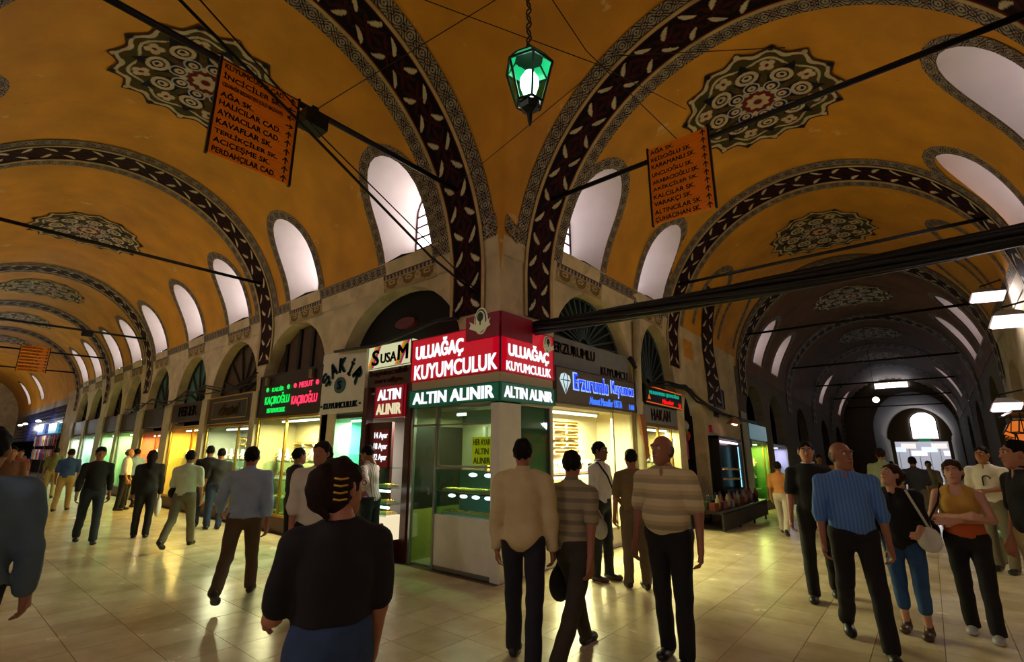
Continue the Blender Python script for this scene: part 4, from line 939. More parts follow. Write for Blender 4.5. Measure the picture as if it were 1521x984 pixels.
for (a, (dn, wm, co)) in zip(ARCH_L[5:], GN):
    u0, u1 = a[0] - a[1] + .03, a[0] + a[1] - .03
    board(SL, u0, u1, 2.35, 2.98, -.2, .02, M_DKWOOD, 'plain_fascia', 'plain dark fascia above ' + dn)
    jewel_shop(u0, u1, 2.3, .9, wm, co, 38, dn, [], fm=M_ALU, bars=0)
# pilasters between shops: cream facing
for k, (a, b) in enumerate(((-12.23, -11.95), (-15.5, -15.12), (-18.78, -18.1), (-21.95, -21.2), (-24.68, -24.22), (-28.0, -26.95), (-30.98, -30.52), (-34.0, -33.42))):
    tag(MB().fbox(SL.F, a, b, 0, 3.0, 0, .06).build('pilaster', M_CREAM), 'cream pilaster between the shops, %s from the neon sign' % ordn[k], 'pilaster')

# --- right-hand street
e = board(SR, 6.27, 9.05, 2.36, 2.95, -.1, .05, mat('taupe_board', (92, 82, 62), .5), 'light_sign', 'taupe sign with blue neon lettering and diamond', frame=mat('dark_edge', (40, 36, 30), .5), fw=.015)
NB = glow('blue_neon', (30, 60, 235), 1.7); NBW = glow('blue_white_neon', (150, 180, 250), 1.2); NB2 = glow('light_blue_neon', (60, 110, 240), 1.4)
for (w, u, z, ww, hh, ext) in (('Erzurumlu', 7.36, 2.75, 1.12, .25, .0), ('Kuyumcu', 8.5, 2.74, .86, .27, .0)):
    put_text(SR, w, u, z, .052, ww + .05, hh + .04, NBW, e, bold=.035, ext=.004); put_text(SR, w, u, z, .060, ww, hh, NB, e, bold=.006, ext=.004)
for (w, u, ww) in (('Ahmet', 7.45, .36), ('Muzaffer', 7.88, .42), ('USTA', 8.3, .3)): put_text(SR, w, u, 2.47, .053, ww, .13, NB2, e, bold=.02)
put_text(SR, '160', 8.85, 2.45, .053, .2, .1, NB2, e, bold=.02)
di = MB(); P_ = [(6.52, 2.86), (6.66, 2.82), (6.70, 2.74), (6.54, 2.52), (6.38, 2.74), (6.42, 2.83)]
di.prism(SR.F, P_, .052, .058); di.build('diamond', glow('diamond_glow', (200, 225, 230), 1.0), e)
di = MB()
for a_, b_ in (((6.40, 2.74), (6.68, 2.74)), ((6.47, 2.74), (6.54, 2.54)), ((6.61, 2.74), (6.54, 2.54)), ((6.47, 2.74), (6.52, 2.85)), ((6.61, 2.74), (6.58, 2.84))): di.tube([SR.F(*a_, .06), SR.F(*b_, .06)], .008, 4)
di.build('facet_line', mat('dark_line', (40, 50, 50), .5), e)
e = board(SR, 6.26, 8.92, 2.97, 3.47, -.15, -.02, mat('grey_blue_board', (118, 122, 126), .6, noise=.1), 'painted_board', 'grey board with rusty capitals over the blue sign')
M_RUST = mat('rust_letter', (112, 64, 30), .5)
put_text(SR, 'ERZURUMLU', 6.98, 3.28, -.015, 1.28, .17, M_RUST, e, bold=.03); put_text(SR, 'KUYUMCU', 8.35, 3.06, -.015, 1.05, .15, M_RUST, e, bold=.03)
desc = 'the blue-lettered window'
room(SR, 6.3, 8.95, .3, 2.34, .8, mat('cream_lit_wall', (252, 240, 205), .6), 'cream inner walls of ' + desc)
front(SR, 6.24, 8.98, .28, 2.36, [8.2], mat('white_frame', (200, 190, 150), .4), 'glazed front of ' + desc, bar=.05)
tag(MB().fbox(SR.F, 6.24, 9.0, 0, .28, -.3, -.02).build('shop_plinth', M_WHITEB), 'pale plinth below ' + desc, 'plinth')
lamp(SR, 7.2, 2.25, -.25, 1.6, 95, (255, 236, 185), 'front ceiling tube in ' + desc); lamp(SR, 7.5, 1.2, -.3, 1.8, 26, (255, 226, 160), 'low tube under the shelf in ' + desc); lamp(SR, 7.5, .78, -.3, 1.8, 16, (255, 226, 160), 'lowest tube in ' + desc)
for k, z in enumerate((.82, 1.26)): shelf(SR, 6.32, 8.15, z, -.75, -.12, '%s brown shelf in %s' % (('lower', 'upper')[k], desc), mat('brown_shelf_edge'))
for k in range(5): row(PR, SR, 6.4, 8.1, 4, 1.58 + .12 * k, -.72, 'bangle rack in row %s of %s' % (('one', 'two', 'three', 'four', 'five')[k], desc), 'racks row %d of the bright window' % k)
row(PP, SR, 6.4, 8.1, 6, 1.27, -.4, 'necklace pad on the upper shelf of ' + desc, 'pads of the bright window'); row(PP, SR, 6.4, 8.1, 6, .83, -.4, 'necklace pad on the lower shelf of ' + desc, 'low pads of the bright window'); row(PT, SR, 6.4, 8.1, 5, .31, -.3, 'ring tray on the floor of ' + desc, 'floor trays of the bright window')
dp = MB(); dp.tube([SR.F(9.12, .1, .08), SR.F(9.12, 2.6, .08), SR.F(9.15, 3.2, .08), SR.F(9.2, 4.3, .1)], .075, 10)
e = thing('drain_pipe', 'cream painted drain pipe between the blue sign and the red sign', 'pipe', SR.F(9.12, 0, .08)); dp.build('pipe', M_CREAM, e, True)
for z in (1.2, 2.5, 3.3): MB().tube([SR.F(9.12, z, .08), SR.F(9.12, z + .08, .08)], .09, 10).build('collar', M_CREAM, e)
tag(MB().fbox(SR.F, 9.12, 9.2, 4.28, 4.36, 0, .2).build('pipe_head', M_CREAM), 'cream bracket at the top of the drain pipe', 'bracket')
mb = MB(); mb.prism(SR.F, [(8.98, 2.3), (9.22, 2.34), (9.3, 1.5), (9.15, 1.45)], .1, .16); tag(mb.build('gilt_picture_frame', mat('gilt_wood', (150, 90, 30), .5)), 'tilted gilt wooden frame hanging beside the drain pipe', 'frame')
e = board(SR, 9.52, 11.48, 2.6, 2.98, -.1, .06, M_BLKB, 'light_sign', 'black light sign with teal and red lines and orange edges')
put_text(SR, 'MUHAMMED ŞEYHOĞLU', 10.5, 2.85, .064, 1.6, .12, glow('teal_neon', (20, 150, 130), 1.1), e, bold=.02); put_text(SR, 'Mücevher', 10.65, 2.7, .064, .62, .1, glow('red_led', (230, 20, 20), 1.3), e, bold=.02)
put_text(SR, '56', 11.32, 2.69, .064, .14, .09, glow('red_led'), e, bold=.02)
for z in (2.61, 2.95): MB().fbox(SR.F, 9.52, 11.48, z, z + .02, .06, .075).build('edge_tube', glow('orange_edge', (210, 90, 20), .9), e)
MB().prism(SR.F, [(9.6, 2.68), (9.74, 2.68), (9.7, 2.74), (9.67, 2.78), (9.64, 2.74)], .06, .068).build('flame_mark', glow('orange_edge'), e)
e = board(SR, 9.5, 11.5, 2.2, 2.58, -.12, -.02, mat('grey_blue_board'), 'painted_board', 'grey board with brown capitals under the black light sign'); put_text(SR, 'HAKAN', 10.4, 2.39, -.015, 1.0, .24, M_RUST, e, bold=.03)
jewel_shop(9.5, 11.45, 2.18, .8, M_IVW, (255, 222, 160), 40, 'the red-lit shop', [10.2, 10.9], fm=M_BRASS, st=SR, bars=1)
# ------------------------------------------------------------------ darker street: doorway, pier, further shops
e = thing('side_passage', 'dark arched passage opening beside the black light sign', 'passage', SR.F(12.4, 0, -1))
MB().fbox(SR.F, 11.72, 13.08, -.3, 3.25, -2.0, -1.95).build('back_wall', M_DARK, e)
for u in (11.7, 13.08): MB().fbox(SR.F, u - .02, u + .02, -.3, 3.25, -2.0, -.3).build('side_wall', M_DARK, e)
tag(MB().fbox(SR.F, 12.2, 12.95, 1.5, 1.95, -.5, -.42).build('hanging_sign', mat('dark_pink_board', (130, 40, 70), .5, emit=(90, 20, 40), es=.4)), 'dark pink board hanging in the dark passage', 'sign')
for k, (u, z, c_) in enumerate(((12.35, 2.15, (220, 200, 60)), (12.55, 2.2, (60, 150, 70)), (12.7, 2.35, (190, 180, 170)), (12.75, 2.1, (200, 60, 50)), (12.45, 2.4, (170, 160, 150)))):
    m_ = MB(); m_.lathe([(.02, -.14), (.07, -.08), (.09, 0), (.06, .07), (.015, .12)], 8, SR.F(u, z, -.35)); tag(m_.build('hanging_trinket', mat('trinket_%d' % k, c_, .5), None, True), '%s hanging trinket in the passage mouth' % ('yellow', 'green', 'grey round', 'red', 'topmost pale')[k], 'trinket', 'trinkets in the passage')
e = thing('wall_showcase', 'dark wall showcase with pinkish tubes on the pier past the passage', 'display case', SR.F(14.2, .5, 0))
MB().fbox(SR.F, 13.25, 15.25, .45, 2.12, 0, .06).build('back', mat('showcase_dark', (20, 30, 36), .25), e)
f_ = MB()
for a, b, c, d in ((13.25, 13.33, .45, 2.12), (15.17, 15.25, .45, 2.12), (13.25, 15.25, 2.04, 2.12), (13.25, 15.25, .45, .75)): f_.fbox(SR.F, a, b, c, d, .05, .26)
f_.build('frame', M_BLKB, e)
GP = glow('pink_tube', (255, 214, 226), 3.0)
MB().tube([SR.F(13.45, 1.98, .2), SR.F(15.05, 1.98, .2)], .03, 6).build('tube', GP, e); MB().tube([SR.F(13.42, 1.15, .2), SR.F(13.42, 1.9, .2)], .03, 6).build('tube', GP, e); MB().tube([SR.F(15.1, .8, .2), SR.F(15.1, 1.9, .2)], .014, 6).build('tube', glow('cyan_tube', (150, 220, 240), 1.5), e)
for z in (1.0, 1.25): MB().fbox(SR.F, 13.4, 15.1, z, z + .012, .06, .22).build('shelf', mat('shelf_glass'), e)
row(PT, SR, 13.5, 15.0, 4, 1.012, .14, 'ring tray on the lower shelf of the pier showcase', 'pier showcase trays'); row(PT, SR, 13.5, 15.0, 4, 1.262, .14, 'ring tray on the upper shelf of the pier showcase', 'pier showcase upper trays')
e = thing('wall_lamp', 'enamel wall lamp with a lit tube above the pier showcase', 'lamp', SR.F(14.3, 2.5, .4))
MB().lathe([(.05, .16), (.09, .12), (.2, .0), (.21, -.02)], 12, SR.F(14.3, 2.5, .4)).build('shade', mat('enamel_shade', (170, 130, 100), .4), e, True)
MB().tube([SR.F(14.12, 2.47, .4), SR.F(14.48, 2.47, .4)], .03, 6).build('tube', glow('warm_pink_tube', (255, 200, 180), 5), e); MB().tube([SR.F(14.3, 2.66, .4), SR.F(14.3, 2.8, .0)], .015, 6).build('arm', M_BLACK, e)
tag(MB().fbox(SR.F, 13.9, 14.25, 2.66, 2.8, 0, .03).build('number_plate', M_BLKB), 'small dark plate on the pier beside the enamel lamp', 'plate')
tag(MB().fbox(SR.F, 13.4, 13.55, 2.22, 2.4, 0, .08).build('alarm_box', mat('alarm_red', (190, 20, 24), .4)), 'small red box on the pier left of the enamel lamp', 'box')
e = board(SR, 14.0, 14.9, 2.95, 3.5, -.02, .02, M_BLKB, 'vent_panel', 'dark square painted panel high on the pier', 'panel', frame=M_BROWN)
mb = MB(); mb.prism(SR.F, [(16.35, -.3), (16.95, -.3), (16.8, 3.0), (16.3, 3.05)], .05, .09); tag(mb.build('cloth_strip', mat('grey_white_cloth', (176, 176, 176), .8)), 'tall grey-white cloth strip hanging beside the green glass door', 'cloth')
tag(MB().prism(SR.F, [(17.0 + .14 * math.cos(t * PI / 8), 2.1 + .14 * math.sin(t * PI / 8)) for t in range(16)], .05, .09).build('round_sign', mat('maroon_plate')), 'small round maroon sign beside the cloth strip', 'sign')
jewel_shop(17.3, 19.5, 2.2, .9, mat('green_glass_wall', (120, 150, 80), .5), (236, 240, 130), 34, 'the yellow-green shop', [18.9], fm=M_BRASS, plinth=.05, st=SR, bars=0)
e = board(SR, 17.3, 19.5, 2.25, 2.75, -.1, .0, mat('blue_glass_sign', (110, 150, 160), .3, emit=(70, 110, 120), es=.6), 'light_sign', 'pale blue light sign above the yellow-green shop')
jewel_shop(20.4, 22.6, 2.2, .9, mat('lilac_wall', (170, 160, 190), .5), (236, 226, 255), 26, 'the lilac shop', [], fm=M_ALU, plinth=.05, st=SR, bars=0)
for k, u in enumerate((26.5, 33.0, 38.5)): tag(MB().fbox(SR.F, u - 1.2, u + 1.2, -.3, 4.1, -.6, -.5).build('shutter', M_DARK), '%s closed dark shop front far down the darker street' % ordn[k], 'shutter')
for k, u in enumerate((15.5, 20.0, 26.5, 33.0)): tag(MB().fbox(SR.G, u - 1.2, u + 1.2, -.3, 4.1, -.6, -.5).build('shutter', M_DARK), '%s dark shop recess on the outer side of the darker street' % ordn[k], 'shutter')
# stall of small goods against the pier
e = thing('goods_stall', 'low dark wire stall heaped with small goods before the pier', 'stall', (-3.95, 12.9, SR.zo(12.9)))
z0 = SR.zo(12.9)
MB().box(-4.3, -3.55, 11.2, 14.9, z0 + .4, z0 + .46).build('top', M_BLKB, e)
for x in (-4.25, -3.6):
    for y in (11.3, 12.5, 13.7, 14.8): MB().box(x - .02, x + .02, y - .02, y + .02, z0 - .05, z0 + .42).build('leg', M_BLACK, e)
MB().box(-3.58, -3.55, 11.2, 14.9, z0 + .08, z0 + .42).build('front_panel', mat('dark_basket', (40, 34, 26), .7, noise=.4, nscale=30), e)
gc = [(90, 40, 30), (50, 62, 84), (120, 106, 64), (60, 72, 46), (120, 120, 126), (40, 34, 30), (110, 56, 76), (40, 80, 88)]
gn = ['red-brown', 'slate blue', 'straw', 'olive', 'silver', 'black-brown', 'pink', 'teal']
bm_ = [MB().lathe([(.05, 0), (.06, .1), (.05, .2), (.02, .26), (.02, .3)], 8).mesh('flask', mat('goods_%d' % k, c_, .4), True) for k, c_ in enumerate(gc)]
bx_ = [MB().box(-.08, .08, -.06, .06, 0, .16).mesh('packet', mat('goods_%d' % k), False) for k in range(8)]
for k in range(44):
    ci = k % 8; y = 11.35 + (k // 2) * .16; x = -3.7 - .28 * (k % 2) - rng.uniform(0, .12); o = bpy.data.objects.new('flask' if k % 3 else 'goods_box', (bm_ if k % 3 else bx_)[ci]); COL.objects.link(o)
    o.location = (x, y, z0 + .46); o.rotation_euler = (0, 0, rng.uniform(0, 3)); tag(o, '%s %s on the goods stall, place %s of the %s row' % (gn[ci], 'flask' if k % 3 else 'box', ('one two three four five six seven eight nine ten eleven twelve thirteen fourteen fifteen sixteen seventeen eighteen nineteen twenty twenty-one twenty-two').split()[k // 2], 'front' if k % 2 == 0 else 'back'), 'flask' if k % 3 else 'box', 'small goods on the stall')

# ------------------------------------------------------------------ right-hand edge: lamps and lit stall
def flood(x, y, z, label, w=.5, rot=0.3, tilt=38, wallx=1.66, watt=20):
    e = thing('flood_lamp', label, 'lamp', (x, y, z)); mb = MB()
    c, s = math.cos(rot), math.sin(rot)
    tl_ = math.radians(tilt); ct, st_ = math.cos(tl_), math.sin(tl_)
    def P(a, b, d): b, d = b * ct + d * st_, d * ct - b * st_; d = d; return (x + a * c - b * s, y + a * s + b * c, z + d)
    mb.hexa([P(-w / 2, -.13, 0), P(w / 2, -.13, 0), P(w / 2, .13, 0), P(-w / 2, .13, 0), P(-w / 5, -.06, .2), P(w / 5, -.06, .2), P(w / 5, .06, .2), P(-w / 5, .06, .2)]); mb.build('housing', mat('lamp_housing', (150, 146, 140), .4), e)
    MB().hexa([P(-w / 2.3, -.11, -.04), P(w / 2.3, -.11, -.04), P(w / 2.3, .11, -.04), P(-w / 2.3, .11, -.04), P(-w / 2.2, -.12, 0), P(w / 2.2, -.12, 0), P(w / 2.2, .12, 0), P(-w / 2.2, .12, 0)]).build('lens', glow('lamp_lens', (255, 226, 236), 5.0), e)
    MB().tube([P(0, 0, .2), P(0, 0, .34), (wallx, y + .1, z + .34)], .018, 6).build('bracket', M_BLACK, e)
    ld = bpy.data.lights.new('lamp_light', 'AREA'); ld.size = .35; ld.energy = watt; ld.color = (1, .86, .88); lo = bpy.data.objects.new('lamp_light', ld); COL.objects.link(lo); lo.parent = e; lo.location = (0, -.06, -.06); lo.rotation_euler = (-math.radians(tilt), 0, rot)
flood(1.35, 13.1, 4.6, 'bright pinkish flood lamp high on the outer wall, upper of two', .55)
flood(1.3, 10.6, 3.6, 'bright flood lamp at the picture edge, lower of two', .55)
flood(1.35, 14.2, 2.5, 'low bright flood lamp above the orange lamp stall', .5)
flood(1.35, -2.6, 4.3, 'added fill flood lamp behind the viewer on the outer wall', .55, .5, -48, 1.68, 85)  # unseen pair of lamps, added to brighten people's backs and the orange boards
flood(-4.05, -2.6, 4.3, 'added fill flood lamp behind the viewer on the jewellers side', .55, -.3, -48, -4.38, 85)
e = thing('light_sign', 'blue and green light sign on the outer wall at the picture edge', 'sign', (1.55, 11.2, 2.6))
MB().box(1.5, 1.6, 10.6, 11.9, 2.7, 3.2).build('blue_panel', glow('blue_panel', (90, 160, 220), 1.0), e); MB().box(1.5, 1.6, 10.6, 11.9, 2.2, 2.65).build('green_panel', glow('green_panel', (30, 150, 70), .8), e)
mb = MB()
for k in range(4): mb.box(1.49, 1.5, 10.7 + .28 * k, 10.9 + .28 * k, 2.82, 3.08)
mb.build('mark', glow('pale_mark', (210, 235, 250), 1), e)
GO = glow('orange_shade', (235, 120, 40), .75)
for k, (x, y, z) in enumerate(((1.35, 14.0, 2.02), (1.4, 13.2, 2.05), (1.3, 13.5, 1.72), (1.4, 14.6, 1.85), (1.35, 12.7, 1.78), (1.38, 14.2, 1.62))):
    e = thing('glass_lamp', '%s glowing orange box lamp of the cluster on the outer wall' % ordn[k], 'lamp', (x, y, z), .4 * k); h_ = .11
    o = bpy.data.objects.new('shade', MB().box(-h_, h_, -h_, h_, -h_, h_).mesh('shade', GO)); COL.objects.link(o); o.parent = e; o.rotation_euler = (.3 * (k % 3) - .3, .5 - .3 * (k % 4), 0)
    mb = MB(); cs_ = [(sx * h_, sy * h_, sz * h_) for sx in (-1, 1) for sy in (-1, 1) for sz in (-1, 1)]
    for i_ in range(8):
        for j_ in range(i_ + 1, 8):
            if sum(abs(p - q) > .01 for p, q in zip(cs_[i_], cs_[j_])) == 1: mb.tube([cs_[i_], cs_[j_]], .012, 4)
    o = bpy.data.objects.new('edge_frame', mb.mesh('edge_frame', M_BLACK)); COL.objects.link(o); o.parent = e; o.rotation_euler = (.3 * (k % 3) - .3, .5 - .3 * (k % 4), 0); o['kind'] = 'stuff'
    mb = MB(); mb.tube([(0, 0, .1), (0, 0, 2.32 - z)], .008, 5); o = bpy.data.objects.new('cord', mb.mesh('cord', M_BLACK)); COL.objects.link(o); o.parent = e
tag(MB().box(1.25, 1.68, 12.5, 14.9, 2.3, 2.34).build('lamp_rail', M_BLACK), 'dark rail carrying the orange lamps', 'rail')
e = thing('waste_basket', 'pale green rubbish basket standing behind the woman in yellow', 'basket', (0.52, 10.9, SR.zo(10.9))); MB().lathe([(.13, 0), (.17, .4), (.18, .42)], 14, (0.52, 10.9, SR.zo(10.9))).build('basket', mat('basket_grey', (110, 120, 90), .6), e, True); MB().lathe([(.185, .4), (.19, .45), (.16, .47)], 14, (0.52, 10.9, SR.zo(10.9))).build('liner', mat('green_liner', (120, 190, 130), .5), e, True)

# ------------------------------------------------------------------ end of the darker street
def end_wall(st, u, poly_out, opening, name, m, label, t=.3):
    """wall across the street with one opening polygon (both lists of (ly, z)), built as a ring of quads"""
    n = len(poly_out); v = [st.W(u, a, b) for a, b in poly_out] + [st.W(u, a, b) for a, b in opening] + [st.W(u + t, a, b) for a, b in opening]
    f = [(i, i + 1, n + i + 1, n + i) for i in range(n - 1)] + [(n + i, n + i + 1, 2 * n + i + 1, 2 * n + i) for i in range(n - 1)]
    o = link(bpy.data.objects.new(name, rawmesh(name, v, f, m, False))); return tag(o, label, kind='structure')
K = 24
po = [(A_, -1)] + [(A_ * math.cos(PI * k / K), ZC + B_ * math.sin(PI * k / K)) for k in range(K + 1)] + [(-A_, -1)]
CL_ = -.8; HW_ = 2.2
pi_ = [(CL_ + HW_, -1)] + [(CL_ + HW_ * math.cos(PI * k / K), 4.0 + 2.55 * math.sin(PI * k / K)) for k in range(K + 1)] + [(CL_ - HW_, -1)]
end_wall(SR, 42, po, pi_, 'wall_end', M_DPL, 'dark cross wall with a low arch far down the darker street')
e = thing('window_60', 'wide bright window with dark bars high in the far cross wall', None, SR.W(41.9, 0, 7), kind='structure')
for a, b in ((-.9, -.32), (-.3, .0), (.02, .3), (.32, .9)):
    mb = MB(); mb.hexa([SR.W(41.95, a, 6.86), SR.W(41.95, b, 6.86), SR.W(41.99, b, 6.86), SR.W(41.99, a, 6.86), SR.W(41.95, a, 7.2), SR.W(41.95, b, 7.2), SR.W(41.99, b, 7.2), SR.W(41.99, a, 7.2)]); mb.build('pane', M_PANE, e)
mb = MB()
for a in (-.91, -.31, .01, .31, .91): mb.tube([SR.W(41.92, a, 6.84), SR.W(41.92, a, 7.22)], .02, 5)
mb.tube([SR.W(41.92, -.9, 6.84), SR.W(41.92, .9, 6.84)], .02, 5); mb.build('frame', M_BLACK, e)
mb = MB(); vv = []
for k in range(K + 1): vv += [SR.W(42, CL_ + HW_ * math.cos(PI * k / K), 4.0 + 2.55 * math.sin(PI * k / K)), SR.W(60, CL_ + (HW_ + .2) * math.cos(PI * k / K), 4.2 + 3.0 * math.sin(PI * k / K))]
mb.add(vv, [(2 * k, 2 * k + 1, 2 * k + 3, 2 * k + 2) for k in range(K)])
for s in (CL_ - HW_, CL_ + HW_): mb.add([SR.W(42, s, -1), SR.W(60, s, -1), SR.W(60, s, 4.2), SR.W(42, s, 4.2)], [(0, 1, 2, 3)])
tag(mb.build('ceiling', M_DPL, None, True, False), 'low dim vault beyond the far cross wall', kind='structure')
# end wall with gate opening and arched window
eo = [(2.4, -1)] + [(2.4 * math.cos(PI * k / K), 3.3 + 2.1 * math.sin(PI * k / K)) for k in range(K + 1)] + [(-2.4, -1)]
def gate_wall():
    v, f = [], []
    def q(a0, a1, z0, z1): k = len(v); v.extend([SR.W(60, a0, z0), SR.W(60, a1, z0), SR.W(60, a1, z1), SR.W(60, a0, z1)]); f.append((k, k + 1, k + 2, k + 3))
    q(-3.3, -2.75, -1, 7.4); q(1.1, 1.8, -1, 7.4); q(-2.75, 1.1, 4.1, 4.4); q(-2.75, -2.2, 4.4, 7.4); q(-.3, 1.1, 4.4, 7.4); q(-2.2, -.3, 6.8, 7.4)
    ar_ = [(-1.25 - .95 * math.cos(PI * k / 10), 5.9 + .9 * math.sin(PI * k / 10)) for k in range(11)]
    for (a0, z0_), (a1, z1_) in zip(ar_[:-1], ar_[1:]): k = len(v); v.extend([SR.W(60, a0, z0_), SR.W(60, a1, z1_), SR.W(60, a1, 6.82), SR.W(60, a0, 6.82)]); f.append((k, k + 1, k + 2, k + 3))
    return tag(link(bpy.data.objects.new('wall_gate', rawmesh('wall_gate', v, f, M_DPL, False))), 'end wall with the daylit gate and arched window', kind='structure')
gate_wall()
e = thing('window_61', 'arched bright window above the far daylit gate', None, SR.W(60, -1.25, 4.4), kind='structure')
# arched window: bars over a glowing pane that stands in for the daylight
mb = MB(); arcp = [(-2.2, 4.4), (-2.2, 5.9)] + [(-1.25 - .95 * math.cos(PI * k / 10), 5.9 + .9 * math.sin(PI * k / 10)) for k in range(11)] + [(-.3, 4.4)]
mb.tube([SR.W(59.9, a, b) for a, b in arcp], .05, 5)
for z in (4.9, 5.3, 5.7): mb.tube([SR.W(59.9, -2.2, z), SR.W(59.9, -.3, z)], .03, 5)
for a in (-1.75, -1.25, -.75): mb.tube([SR.W(59.9, a, 4.4), SR.W(59.9, a, 6.6)], .025, 5)
mb.build('frame', M_BLACK, e)
p_ = MB(); p_.prism(lambda a, b, d: SR.W(59.95 + d, a, b), arcp, 0, .02); p_.build('pane', M_PANE, e)
tag(MB().box(-6, 4, 60.3, 75, SR.zo(60) - .1, SR.zo(60)).build('street_ground', mat('grey_asphalt', (150, 150, 150), .8)), 'bright paving outside the far gate', kind='structure')
e = thing('exit_sign', 'small green sign above the far daylit gate', 'sign', SR.W(59.6, -.3, 3.9)); MB().hexa([SR.W(u, a, z) for z in (4.1, 4.4) for u, a in ((59.6, -1.6), (59.6, -.7), (59.7, -.7), (59.7, -1.6))]).build('panel', glow('exit_green', (40, 120, 80), .8), e)
for k in range(7):
    x = -3.2 + .8 * k; y = 62 + (k % 3) * 1.5; e = thing('market_awning', '%s pale market awning outside the gate, counted from the passage side' % ordn[k], 'awning', (x, y, -1.6)); z0 = 1.0 + .35 * (k % 3)
    MB().hexa([(x - .6, y, z0), (x + .6, y, z0), (x + .6, y + 1, z0 + .5), (x - .6, y + 1, z0 + .5), (x - .6, y, z0 + .04), (x + .6, y, z0 + .04), (x + .6, y + 1, z0 + .54), (x - .6, y + 1, z0 + .54)]).build('cloth', mat('awning_%d' % (k % 3), ((225, 220, 225), (200, 210, 225), (215, 200, 190))[k % 3], .8), e)
    MB().tube([(x, y + .5, -1.75), (x, y + .5, z0 + .25)], .04, 6).build('pole', M_ALU, e)
for k in range(10):
    x = -3.0 + .55 * k; tag(MB().box(x - .2, x + .2, 61.5, 61.9, -1.74, -1.1 + .3 * (k % 3)).build('market_crate', mat('crate_%d' % (k % 4), ((90, 90, 110), (170, 175, 190), (70, 80, 70), (190, 180, 160))[k % 4], .7)), '%s market crate outside the gate, counted from the passage side' % ordn[k], 'crate')
tag(MB().box(-7, 5, 70, 70.3, -1.8, 3.2).build('wall_outside', mat('pale_outside_wall', (190, 190, 200), .8)), 'pale wall across the street outside the gate', kind='structure')
e = thing('pendant_globe', 'small round white pendant lamp far down the darker street', 'lamp', (-1.42, 25.8, 3.6)); MB().ball((-1.42, 25.8, 3.7), .12, 10).build('globe', glow('globe_glow', (255, 240, 215), 9), e, True); MB().tube([(-1.42, 25.8, 3.8), (-1.42, 25.8, 6.9)], .012, 5).build('cord', M_BLACK, e)

# ------------------------------------------------------------------ end of the jewellers' street
M_BTILE = mat('blue_glazed_tile', (46, 52, 112), .25, noise=.4, nscale=9)
wt = tag(MB().fbox(SL.F, -58, -36.6, 2.2, 4.12, -.1, .0).build('wall_tiled', mat('tile_bed', (30, 30, 46), .6)), 'blue glazed tile wall beyond the last arch band', kind='structure')
tl = MB().box(-.98, .98, -.02, .0, 0, .2).mesh('tile', M_BTILE)
for i in range(10):
    for j in range(8):
        o = bpy.data.objects.new('tile', tl); o.location = SL.F(-37.7 - 2.1 * i, 2.24 + .235 * j, 0); link(o, wt)
tag(MB().fbox(SL.F, -58, -36.6, 4.12, 4.5, -.1, .01).build('trim_90', mat('pale_band', (170, 160, 150), .7)), 'pale plaster band above the blue tiles', kind='structure')
tag(MB().fbox(SL.F, -58, -36.6, 0, 2.2, -1.2, -1.1).build('wall_stall', M_DARK), 'dark stall backs below the blue tiles', kind='structure')
sh = [(-.1, 0), (.1, 0), (.16, -.05), (.3, -.2), (.22, -.28), (.16, -.2), (.17, -.6), (-.17, -.6), (-.16, -.2), (-.22, -.28), (-.3, -.2), (-.16, -.05)]
cs = [((210, 60, 70), 'red'), ((220, 220, 225), 'white'), ((230, 190, 40), 'yellow'), ((60, 80, 170), 'blue'), ((200, 50, 120), 'magenta'), ((120, 150, 200), 'pale blue'), ((150, 30, 40), 'maroon'), ((235, 235, 240), 'ivory')]
cme = [MB().prism(lambda a, b, d: (a, -d, b), sh, 0, .06).mesh('shirt', mat('cloth_%s' % n_, c_, .8)) for c_, n_ in cs]
for k in range(24):
    ci = (k * 3) % 8; u = -36.9 - .62 * (k % 12); z = 2.45 - .8 * (k // 12); o = bpy.data.objects.new('hanging_shirt', cme[ci]); COL.objects.link(o); o.location = SL.F(u, z, .15); tag(o, '%s shirt, %s from the crossing, in the %s row of the clothes stall' % (cs[ci][1], ordn[k % 12], 'upper' if k < 12 else 'lower'), 'shirt', 'shirts on the clothes stall')
e = thing('clothes_rack', 'long steel rack of the clothes stall below the blue tiles', 'rack', SL.F(-40, 0, .12))
for z in (2.44, 1.64): MB().tube([SL.F(-36.6, z, .12), SL.F(-44, z, .12)], .02, 5).build('rail', M_ALU, e)
for u in (-36.6, -40.3, -44): MB().tube([SL.F(u, 0, .12), SL.F(u, 2.46, .12)], .02, 5).build('post', M_ALU, e)
e = board(SL, -39.5, -37.0, 2.55, 3.1, .1, .2, glow('cyan_light_sign', (90, 170, 190), .9), 'light_sign', 'cyan light sign above the clothes stall'); 
e = board(SL, -43.5, -41.5, 2.55, 3.2, .1, .2, glow('blue_white_sign', (120, 150, 220), .9), 'light_sign', 'pale blue light sign deeper along the clothes stall')
for k, u in enumerate((-40.5, -46, -48.5)): 
    e = thing('stall_lamp', '%s white lamp above the clothes stalls' % ordn[k], 'lamp', SL.F(u, 3.3, 0)); MB().ball(SL.F(u, 3.3, .6), .13, 8, (1.3, 1, .5)).build('bulb', glow('stall_lamp', (255, 240, 220), 8), e, True); MB().tube([SL.F(u, 3.36, .6), SL.F(u, 3.5, -.02)], .02, 5).build('arm', M_BLACK, e)
    ld = bpy.data.lights.new('lamp_light', 'POINT'); ld.energy = 70; ld.shadow_soft_size = .12; lo = bpy.data.objects.new('lamp_light', ld); COL.objects.link(lo); lo.parent = e; lo.location = (0, -.75, -.2)
po2 = [(A_, -.1)] + [(A_ * math.cos(PI * k / K), ZC + B_ * math.sin(PI * k / K)) for k in range(K + 1)] + [(-A_, -.1)]
